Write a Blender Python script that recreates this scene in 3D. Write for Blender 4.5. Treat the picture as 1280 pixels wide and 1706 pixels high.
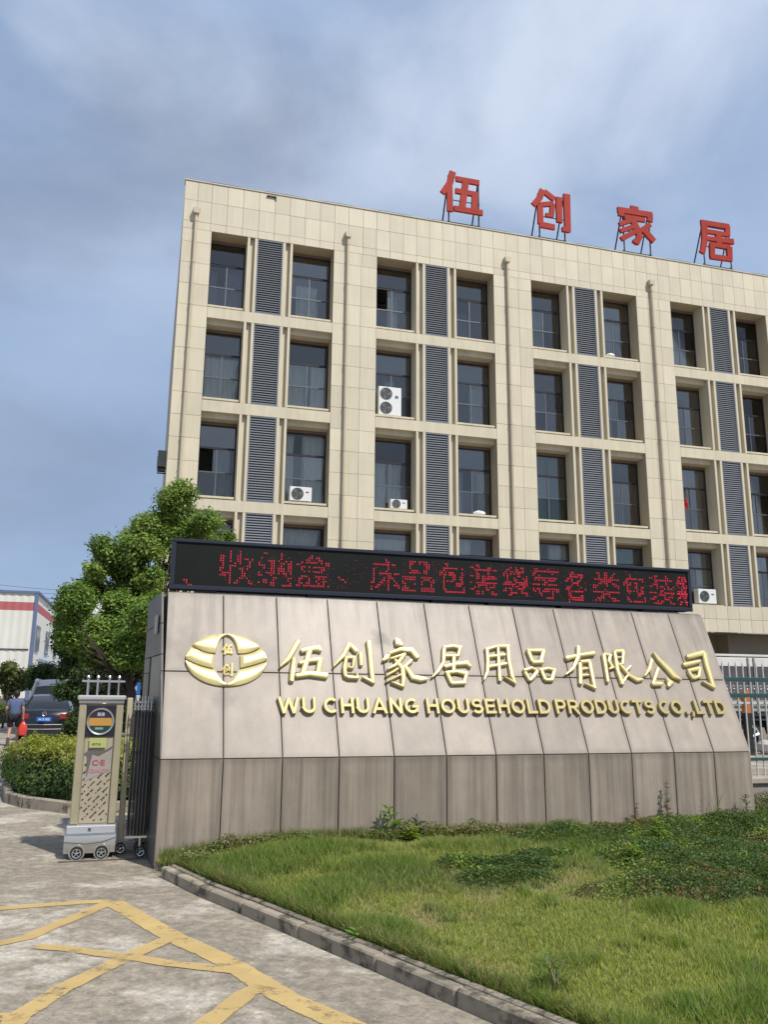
import bpy, math, random
import numpy as np
from mathutils import Matrix, Vector

# ------------------------------------------------------------------ camera, sky, sun, exposure
for o in list(bpy.data.objects): bpy.data.objects.remove(o)
SC = bpy.context.scene
COL = SC.collection
EYE = 1.65
PITCH, ROLL = 0.2163, 0.00874
cam = bpy.data.cameras.new('camera')
cam.sensor_fit = 'VERTICAL'; cam.sensor_height = 24.0; cam.lens = 24.0 * 1390.6 / 1706.0
cam.clip_start = 0.05; cam.clip_end = 3000
co = bpy.data.objects.new('camera', cam); COL.objects.link(co); SC.camera = co
F = Vector((0, math.cos(PITCH), math.sin(PITCH))); U0 = Vector((0, -math.sin(PITCH), math.cos(PITCH))); R0 = Vector((1, 0, 0))
CR = R0 * math.cos(ROLL) + U0 * math.sin(ROLL); CU = U0 * math.cos(ROLL) - R0 * math.sin(ROLL)
M = Matrix((CR, CU, -F)).transposed().to_4x4(); M.translation = (0, 0, EYE); co.matrix_world = M

SUN_EL, SUN_X, SUN_Y = 53.0, 0.68, -0.73
SC.view_settings.view_transform = 'Standard'; SC.view_settings.look = 'None'
SC.view_settings.gamma = 1.0; SC.view_settings.use_curve_mapping = False
SC.view_settings.exposure = 0.12
W = bpy.data.worlds.new("World"); SC.world = W; W.use_nodes = True
nt = W.node_tree; nt.nodes.clear(); N = nt.nodes.new; L = nt.links.new
out = N('ShaderNodeOutputWorld'); bg = N('ShaderNodeBackground'); bg.inputs['Strength'].default_value = 0.10
sky = N('ShaderNodeTexSky'); sky.sky_type = 'NISHITA'; sky.sun_disc = False
sky.sun_elevation = math.radians(SUN_EL); sky.sun_rotation = math.atan2(SUN_X, SUN_Y)
sky.air_density = 1.0; sky.dust_density = 1.6; sky.ozone_density = 1.5
tc = N('ShaderNodeTexCoord')
def cloud(scale, zs, detail, lo, hi, off, dist=0.6, low=1):
    mp = N('ShaderNodeMapping'); mp.inputs['Scale'].default_value = (1, 1, zs); mp.inputs['Location'].default_value = off
    ns = N('ShaderNodeTexNoise'); ns.inputs['Scale'].default_value = scale; ns.inputs['Detail'].default_value = detail
    ns.inputs['Roughness'].default_value = 0.52; ns.inputs['Distortion'].default_value = dist
    mr = N('ShaderNodeMapRange'); mr.interpolation_type = 'SMOOTHSTEP'
    mr.inputs['From Min'].default_value = lo; mr.inputs['From Max'].default_value = hi
    L(tc.outputs['Generated'], mp.inputs['Vector']); L(mp.outputs[0], ns.inputs['Vector']); L(ns.outputs['Fac'], mr.inputs['Value'])
    if low >= 1: return mr.outputs[0]
    sz = N('ShaderNodeSeparateXYZ'); L(tc.outputs['Generated'], sz.inputs[0]); hz = N('ShaderNodeMapRange'); hz.interpolation_type = 'SMOOTHSTEP'   # cloud thins towards the horizon
    hz.inputs['From Min'].default_value = .40; hz.inputs['From Max'].default_value = .64; hz.inputs['To Min'].default_value = low
    L(sz.outputs[2], hz.inputs['Value']); mu = N('ShaderNodeMath'); mu.operation = 'MULTIPLY'; L(mr.outputs[0], mu.inputs[0]); L(hz.outputs[0], mu.inputs[1]); return mu.outputs[0]
def wmix(a, b, fac, k=1.0):
    m = N('ShaderNodeMix'); m.data_type = 'RGBA'
    if k != 1.0:
        mm = N('ShaderNodeMath'); mm.operation = 'MULTIPLY'; mm.inputs[1].default_value = k; L(fac, mm.inputs[0]); fac = mm.outputs[0]
    if hasattr(fac, 'links'): L(fac, m.inputs[0])
    else: m.inputs[0].default_value = fac
    if isinstance(a, tuple): m.inputs[6].default_value = (*a, 1)
    else: L(a, m.inputs[6])
    if isinstance(b, tuple): m.inputs[7].default_value = (*b, 1)
    else: L(b, m.inputs[7])
    return m.outputs[2]
SKYMUL = N('ShaderNodeVectorMath'); SKYMUL.operation = 'SCALE'; SKYMUL.inputs['Scale'].default_value = 1.0
L(sky.outputs[0], SKYMUL.inputs[0])
veil = wmix(SKYMUL.outputs[0], (3.0, 4.1, 6.1), 0.86)                       # thin high haze over the blue
c1 = wmix(veil, (4.0, 5.15, 7.2), cloud(1.1, 2.0, 7, .38, .68, (7.2, 1.9, 6.6), .3), .8)
c2 = wmix(c1, (6.4, 7.2, 8.6), cloud(2.0, 1.9, 12, .44, .70, (1.9, 8.8, 4.1), .35, .22), .85)
c3 = wmix(c2, (2.1, 2.55, 3.6), cloud(1.7, 2.2, 9, .46, .66, (9.2, 4.2, 5.2), .3, .5), .75)
L(c3, bg.inputs['Color']); L(bg.outputs[0], out.inputs[0])

sl = bpy.data.lights.new('sun', 'SUN'); sl.energy = 3.9; sl.angle = math.radians(1.0); sl.color = (1.0, 0.955, 0.88)
so = bpy.data.objects.new('sun', sl); COL.objects.link(so)
ce = math.cos(math.radians(SUN_EL)); hn = math.hypot(SUN_X, SUN_Y)
sd = Vector((SUN_X / hn * ce, SUN_Y / hn * ce, math.sin(math.radians(SUN_EL))))
so.rotation_euler = sd.to_track_quat('Z', 'Y').to_euler()

# ------------------------------------------------------------------ helpers
rng = np.random.default_rng(7); random.seed(11)
MATS = {}
def mat(name, col, rough=.7, metal=0.0, var=.0, vs=3.0, bump=0.0, bs=40.0, rand=0.0, streak=0.0, ss=(7, 7, .5), col2=None, c2s=1.5, c2lo=.5, c2hi=.6, spec=.5, coat=0.0, emit=None):
    if name in MATS: return MATS[name]
    m = bpy.data.materials.new(name); m.use_nodes = True; t = m.node_tree; b = t.nodes['Principled BSDF']
    n = t.nodes.new; l = t.links.new
    b.inputs['Roughness'].default_value = rough; b.inputs['Metallic'].default_value = metal
    b.inputs['Specular IOR Level'].default_value = spec; b.inputs['Coat Weight'].default_value = coat
    b.inputs['Base Color'].default_value = (*col, 1)
    tcx = n('ShaderNodeTexCoord'); cur = None
    def base():
        r = n('ShaderNodeRGB'); r.outputs[0].default_value = (*col, 1); return r.outputs[0]
    def mixc(a, bb, f, k):
        x = n('ShaderNodeMix'); x.data_type = 'RGBA'; x.clamp_factor = True
        mu = n('ShaderNodeMath'); mu.operation = 'MULTIPLY'; mu.inputs[1].default_value = k; l(f, mu.inputs[0]); l(mu.outputs[0], x.inputs[0])
        l(a, x.inputs[6])
        if isinstance(bb, tuple): x.inputs[7].default_value = (*bb, 1)
        else: l(bb, x.inputs[7])
        return x.outputs[2]
    def scale(a, f, lo, hi):
        mr = n('ShaderNodeMapRange'); mr.inputs['To Min'].default_value = lo; mr.inputs['To Max'].default_value = hi
        mr.inputs['From Min'].default_value = .25; mr.inputs['From Max'].default_value = .75; l(f, mr.inputs['Value'])
        v = n('ShaderNodeVectorMath'); v.operation = 'SCALE'; l(a, v.inputs[0]); l(mr.outputs[0], v.inputs['Scale']); return v.outputs[0]
    def noise(sc, det=5, mp=None, rough_=.55):
        ns = n('ShaderNodeTexNoise'); ns.inputs['Scale'].default_value = sc; ns.inputs['Detail'].default_value = det; ns.inputs['Roughness'].default_value = rough_
        src = tcx.outputs['Object']
        if mp:
            q = n('ShaderNodeMapping'); q.inputs['Scale'].default_value = mp; l(src, q.inputs['Vector']); src = q.outputs[0]
        if rand:
            oi = n('ShaderNodeObjectInfo'); a = n('ShaderNodeVectorMath'); a.operation = 'ADD'; sc2 = n('ShaderNodeMath'); sc2.operation = 'MULTIPLY'; sc2.inputs[1].default_value = 37
            l(oi.outputs['Random'], sc2.inputs[0]); l(src, a.inputs[0]); l(sc2.outputs[0], a.inputs[1]); src = a.outputs[0]
        l(src, ns.inputs['Vector']); return ns.outputs['Fac']
    cur = base()
    if col2:
        mr = n('ShaderNodeMapRange'); mr.interpolation_type = 'SMOOTHSTEP'; mr.inputs['From Min'].default_value = c2lo; mr.inputs['From Max'].default_value = c2hi
        l(noise(c2s, 8, None, .62), mr.inputs['Value']); cur = mixc(cur, tuple(col2), mr.outputs[0], 1.0)
    if var: cur = scale(cur, noise(vs), 1 - var, 1 + var)
    if streak: cur = scale(cur, noise(1.0, 6, ss), 1 - streak, 1 + streak * .6)
    if rand:
        oi = n('ShaderNodeObjectInfo'); mr = n('ShaderNodeMapRange'); mr.inputs['To Min'].default_value = 1 - rand; mr.inputs['To Max'].default_value = 1 + rand
        l(oi.outputs['Random'], mr.inputs['Value']); v = n('ShaderNodeVectorMath'); v.operation = 'SCALE'; l(cur, v.inputs[0]); l(mr.outputs[0], v.inputs['Scale']); cur = v.outputs[0]
    l(cur, b.inputs['Base Color'])
    if bump:
        bp = n('ShaderNodeBump'); bp.inputs['Strength'].default_value = bump; bp.inputs['Distance'].default_value = .02
        l(noise(bs, 6), bp.inputs['Height']); l(bp.outputs[0], b.inputs['Normal'])
    if emit:
        b.inputs['Emission Color'].default_value = (*emit[0], 1); b.inputs['Emission Strength'].default_value = emit[1]
    MATS[name] = m; return m

def leaf_mat(name, rough=.55, trans=.35, spec=.35):
    m = bpy.data.materials.new(name); m.use_nodes = True; t = m.node_tree; b = t.nodes['Principled BSDF']; n = t.nodes.new; l = t.links.new
    a = n('ShaderNodeAttribute'); a.attribute_name = 'tint'; l(a.outputs['Color'], b.inputs['Base Color'])
    b.inputs['Roughness'].default_value = rough; b.inputs['Specular IOR Level'].default_value = spec
    tr = n('ShaderNodeBsdfTranslucent'); sc = n('ShaderNodeVectorMath'); sc.operation = 'MULTIPLY'; sc.inputs[1].default_value = (1.3, 1.45, .6)
    l(a.outputs['Color'], sc.inputs[0]); l(sc.outputs[0], tr.inputs['Color'])
    mx = n('ShaderNodeMixShader'); mx.inputs[0].default_value = trans
    o = [x for x in t.nodes if x.type == 'OUTPUT_MATERIAL'][0]
    l(b.outputs[0], mx.inputs[1]); l(tr.outputs[0], mx.inputs[2]); l(mx.outputs[0], o.inputs[0]); return m
LEAF = leaf_mat('leaves'); GRASSM = leaf_mat('grass_blades', .6, .4, .25)

class MB:
    def __init__(s): s.v = []; s.f = []
    def add(s, vs, fs):
        k = len(s.v); s.v += [tuple(map(float, q)) for q in vs]; s.f += [tuple(i + k for i in q) for q in fs]; return s
    def box(s, x0, x1, y0, y1, z0, z1):
        return s.add([(x0,y0,z0),(x1,y0,z0),(x1,y1,z0),(x0,y1,z0),(x0,y0,z1),(x1,y0,z1),(x1,y1,z1),(x0,y1,z1)],
                     [(0,3,2,1),(4,5,6,7),(0,1,5,4),(1,2,6,5),(2,3,7,6),(3,0,4,7)])
    def cbox(s, x0, x1, y0, y1, z0, z1, c=.01):      # all edges chamfered
        X=(x0,x1);Y=(y0,y1);Z=(z0,z1); vs=[];idx={}
        for i in (0,1):
            for j in (0,1):
                for k in (0,1):
                    sx=c if i==0 else -c; sy=c if j==0 else -c; sz=c if k==0 else -c
                    for a,(dx,dy,dz) in enumerate(((0,sy,sz),(sx,0,sz),(sx,sy,0))):
                        idx[i,j,k,a]=len(vs); vs.append((X[i]+dx,Y[j]+dy,Z[k]+dz))
        fs=[]
        for i in (0,1): fs.append([idx[i,j,k,0] for j,k in ((0,0),(1,0),(1,1),(0,1))][::(-1 if i==0 else 1)])
        for j in (0,1): fs.append([idx[i,j,k,1] for i,k in ((0,0),(1,0),(1,1),(0,1))][::(1 if j==0 else -1)])
        for k in (0,1): fs.append([idx[i,j,k,2] for i,j in ((0,0),(1,0),(1,1),(0,1))][::(-1 if k==0 else 1)])
        for j in (0,1):
            for k in (0,1): fs.append([idx[0,j,k,1],idx[1,j,k,1],idx[1,j,k,2],idx[0,j,k,2]])
        for i in (0,1):
            for k in (0,1): fs.append([idx[i,0,k,0],idx[i,1,k,0],idx[i,1,k,2],idx[i,0,k,2]])
        for i in (0,1):
            for j in (0,1): fs.append([idx[i,j,0,0],idx[i,j,1,0],idx[i,j,1,1],idx[i,j,0,1]])
        for q in idx:
            pass
        for i in (0,1):
            for j in (0,1):
                for k in (0,1): fs.append([idx[i,j,k,0],idx[i,j,k,1],idx[i,j,k,2]])
        return s.add(vs, fs)
    def tube(s, pts, r, n=8, cap=True):
        pts=[Vector(p) for p in pts]; rs=r if isinstance(r,(list,tuple)) else [r]*len(pts); rings=[]
        k=len(s.v)
        for i,p in enumerate(pts):
            d=(pts[min(i+1,len(pts)-1)]-pts[max(i-1,0)]).normalized()
            a=d.orthogonal().normalized() if i==0 else (a-d*a.dot(d)).normalized(); b=d.cross(a)
            for j in range(n):
                t=2*math.pi*j/n; q=p+(a*math.cos(t)+b*math.sin(t))*rs[i]; s.v.append(tuple(q))
        for i in range(len(pts)-1):
            for j in range(n):
                s.f.append((k+i*n+j,k+i*n+(j+1)%n,k+(i+1)*n+(j+1)%n,k+(i+1)*n+j))
        if cap:
            s.f.append(tuple(k+j for j in range(n))[::-1]); s.f.append(tuple(k+(len(pts)-1)*n+j for j in range(n)))
        return s
    def lathe(s, prof, c=(0,0,0), axis='z', n=16, cap=True):     # prof: list of (r, h)
        k=len(s.v)
        for r,h_ in prof:
            for j in range(n):
                t=2*math.pi*j/n; x,y=r*math.cos(t),r*math.sin(t)
                q={'z':(x,y,h_),'y':(x,h_,y),'x':(h_,x,y)}[axis]; s.v.append((c[0]+q[0],c[1]+q[1],c[2]+q[2]))
        for i in range(len(prof)-1):
            for j in range(n): s.f.append((k+i*n+j,k+i*n+(j+1)%n,k+(i+1)*n+(j+1)%n,k+(i+1)*n+j))
        if tuple(prof[0])==tuple(prof[-1]): cap=False
        if cap and prof[0][0]>1e-6: s.f.append(tuple(k+j for j in range(n)))
        if cap and prof[-1][0]>1e-6: s.f.append(tuple(k+(len(prof)-1)*n+j for j in range(n)))
        return s
    def prism(s, poly, y0, y1, plane='xz'):
        n=len(poly); f=(lambda a,b,y:(a,y,b)) if plane=='xz' else ((lambda a,b,y:(a,b,y)) if plane=='xy' else (lambda a,b,y:(y,a,b)))
        return s.add([f(a,b,y0) for a,b in poly]+[f(a,b,y1) for a,b in poly],
                     [tuple(range(n))[::-1],tuple(range(n,2*n))]+[(i,(i+1)%n,n+(i+1)%n,n+i) for i in range(n)])
    def mesh(s, name, m=None, smooth=False):
        me=bpy.data.meshes.new(name); me.from_pydata(s.v,[],[list(q) for q in s.f])
        if m: me.materials.append(m)
        import bmesh
        bm=bmesh.new(); bm.from_mesh(me); bmesh.ops.recalc_face_normals(bm,faces=bm.faces); bm.to_mesh(me); bm.free()
        if smooth:
            me.polygons.foreach_set('use_smooth',[True]*len(me.polygons))
            try: me.set_sharp_from_angle(angle=math.radians(35))
            except Exception: pass
        me.update(); return me
    def build(s, name, m, parent=None, loc=(0,0,0), smooth=False, **k):
        return ob(name, s.mesh(name, m, smooth), parent, loc, **k)
def ob(name, me, parent=None, loc=(0,0,0), rot=None, **k):
    o=bpy.data.objects.new(name, me); COL.objects.link(o); o.location=loc
    if rot is not None: o.rotation_euler=rot
    if parent is not None: o.parent=parent
    for a,b in k.items(): o[a]=b
    return o
def thing(name, label, cat, loc=(0,0,0), rz=0.0, group=None):
    o=ob(name, None, None, loc, (0,0,rz), label=label, category=cat)
    if group: o['group']=group
    return o
def tag(o, label, cat, group=None):
    o['label']=label; o['category']=cat
    if group: o['group']=group
    return o
def raw_mesh(name, verts, quads, m, tint=None):
    me=bpy.data.meshes.new(name); nv=len(verts); nf=len(quads); k=quads.shape[1]
    me.vertices.add(nv); me.vertices.foreach_set('co', verts.astype(np.float32).ravel())
    me.loops.add(nf*k); me.loops.foreach_set('vertex_index', quads.astype(np.int32).ravel())
    me.polygons.add(nf); me.polygons.foreach_set('loop_start', np.arange(0,nf*k,k,dtype=np.int32))
    me.update(calc_edges=True)
    if tint is not None:
        a=me.color_attributes.new('tint','FLOAT_COLOR','POINT'); a.data.foreach_set('color', np.concatenate([tint,np.ones((nv,1))],1).astype(np.float32).ravel())
    me.materials.append(m); me.validate(); return me

# frames of reference: x along the face, y into it, z up
BO=(-6.3085,26.6385,0.0); BYAW=math.pi/2-1.2981          # factory building
WO=(-2.1884,8.5760,0.0); WYAW=math.pi/2-1.2724           # sign wall
def wpt(s,d,z=0.0):
    c,n_=math.cos(WYAW),math.sin(WYAW); return (WO[0]+c*s-n_*d, WO[1]+n_*s+c*d, z)
def bpt(u,d,z=0.0):
    c,n_=math.cos(BYAW),math.sin(BYAW); return (BO[0]+c*u-n_*d, BO[1]+n_*u+c*d, z)

def vnoise(x, y, sc, seed=0):
    r=np.random.default_rng(seed); g=r.random((64,64)); X=np.asarray(x)*sc+31.7; Y=np.asarray(y)*sc+17.3
    i=np.floor(X).astype(int); j=np.floor(Y).astype(int); fx=X-i; fy=Y-j; fx=fx*fx*(3-2*fx); fy=fy*fy*(3-2*fy)
    a=g[i%64,j%64]; b=g[(i+1)%64,j%64]; c=g[i%64,(j+1)%64]; d=g[(i+1)%64,(j+1)%64]
    return (a*(1-fx)+b*fx)*(1-fy)+(c*(1-fx)+d*fx)*fy

# ------------------------------------------------------------------ materials
TILE=mat('beige_stone_tile',(.62,.555,.415),.62,var=.07,vs=.7,rand=.06,streak=.085,ss=(9,9,.35),bump=.05,bs=60)
TILEP=mat('beige_plain_render',(.61,.545,.405),.7,var=.07,vs=1.4,streak=.13,ss=(5,5,.4))
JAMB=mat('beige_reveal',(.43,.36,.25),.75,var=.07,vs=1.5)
JOINT=mat('dark_joint',(.20,.17,.13),.9)
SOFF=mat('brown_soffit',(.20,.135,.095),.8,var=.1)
ROOMW=mat('room_wall',(.50,.50,.48),.9,var=.1,vs=.6)
FRAME=mat('dark_bronze_frame',(.035,.03,.034),.45,metal=.4)
MULL=mat('grey_aluminium_bar',(.13,.14,.155),.45,metal=.5)
LOUV=mat('slate_grey_louver',(.19,.205,.23),.6,metal=.15,rand=.06)
PIPE=mat('beige_pipe',(.50,.43,.31),.5,var=.06)
RED=mat('red_sign_paint',(.36,.028,.014),.65,spec=.25,var=.18,vs=1.3,rand=.05,streak=.12,ss=(3,3,.8))
DSTEEL=mat('dark_blue_steel',(.022,.028,.045),.5,metal=.3,var=.2)
GOLD=mat('gold_lacquer',(.72,.60,.27),.30,metal=.35,var=.10,vs=3,coat=.35,streak=.08,ss=(4,4,.7))
GOLD2=mat('dull_gold_letter',(.38,.31,.13),.45,metal=.25,var=.14,vs=5)
GOLDS=mat('gold_side',(.16,.12,.035),.45,metal=.7)
ACW=mat('white_ac_casing',(.72,.73,.71),.45,var=.05)
BLK=mat('black_plastic',(.018,.018,.02),.5)
CHR=mat('bright_steel',(.62,.62,.60),.25,metal=.9,var=.06)
INOX=mat('brushed_steel',(.46,.45,.41),.34,metal=.65,var=.10,vs=2,streak=.1,ss=(20,20,.7))
FILM=mat('filmed_steel',(.37,.33,.22),.5,metal=.15,var=.10,vs=5,streak=.07)
GLASS=bpy.data.materials.new('window_glass'); GLASS.use_nodes=True
def _g(m, tint, base, k):
    t=m.node_tree; t.nodes.clear(); n=t.nodes.new; l=t.links.new
    o=n('ShaderNodeOutputMaterial'); tr=n('ShaderNodeBsdfTransparent'); tr.inputs[0].default_value=(*tint,1)
    gl=n('ShaderNodeBsdfGlossy'); gl.inputs['Roughness'].default_value=.03; gl.inputs['Color'].default_value=(.95,.90,.84,1)
    fr=n('ShaderNodeFresnel'); fr.inputs['IOR'].default_value=1.5
    ma=n('ShaderNodeMath'); ma.operation='MULTIPLY_ADD'; ma.inputs[1].default_value=k; ma.inputs[2].default_value=base; ma.use_clamp=True
    ns=n('ShaderNodeTexNoise'); ns.inputs['Scale'].default_value=1.3; bp=n('ShaderNodeBump'); bp.inputs['Strength'].default_value=.06
    oi=n('ShaderNodeObjectInfo'); rm_=n('ShaderNodeMapRange'); rm_.inputs['To Min'].default_value=base; rm_.inputs['To Max'].default_value=base+.11; l(oi.outputs['Random'],rm_.inputs['Value']); l(rm_.outputs[0],ma.inputs[2])
    tcx=n('ShaderNodeTexCoord'); l(tcx.outputs['Object'],ns.inputs['Vector']); l(ns.outputs['Fac'],bp.inputs['Height']); l(bp.outputs[0],gl.inputs['Normal'])
    mx=n('ShaderNodeMixShader'); l(fr.outputs[0],ma.inputs[0]); l(ma.outputs[0],mx.inputs[0]); l(tr.outputs[0],mx.inputs[1]); l(gl.outputs[0],mx.inputs[2]); l(mx.outputs[0],o.inputs[0])
_g(GLASS,(.85,.87,.86),.01,1.0)
CARGL=bpy.data.materials.new('car_glass'); CARGL.use_nodes=True; _g(CARGL,(.22,.26,.26),.03,1.3)
CURT={'white':mat('white_curtain',(.82,.84,.82),.9,var=.1),'grey':mat('grey_curtain',(.42,.43,.46),.9,var=.12),
      'teal':mat('teal_curtain',(.10,.25,.22),.9,var=.12),'purple':mat('purple_curtain',(.26,.21,.32),.9,var=.12),'brown':mat('brown_curtain',(.26,.19,.14),.9,var=.12)}

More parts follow.
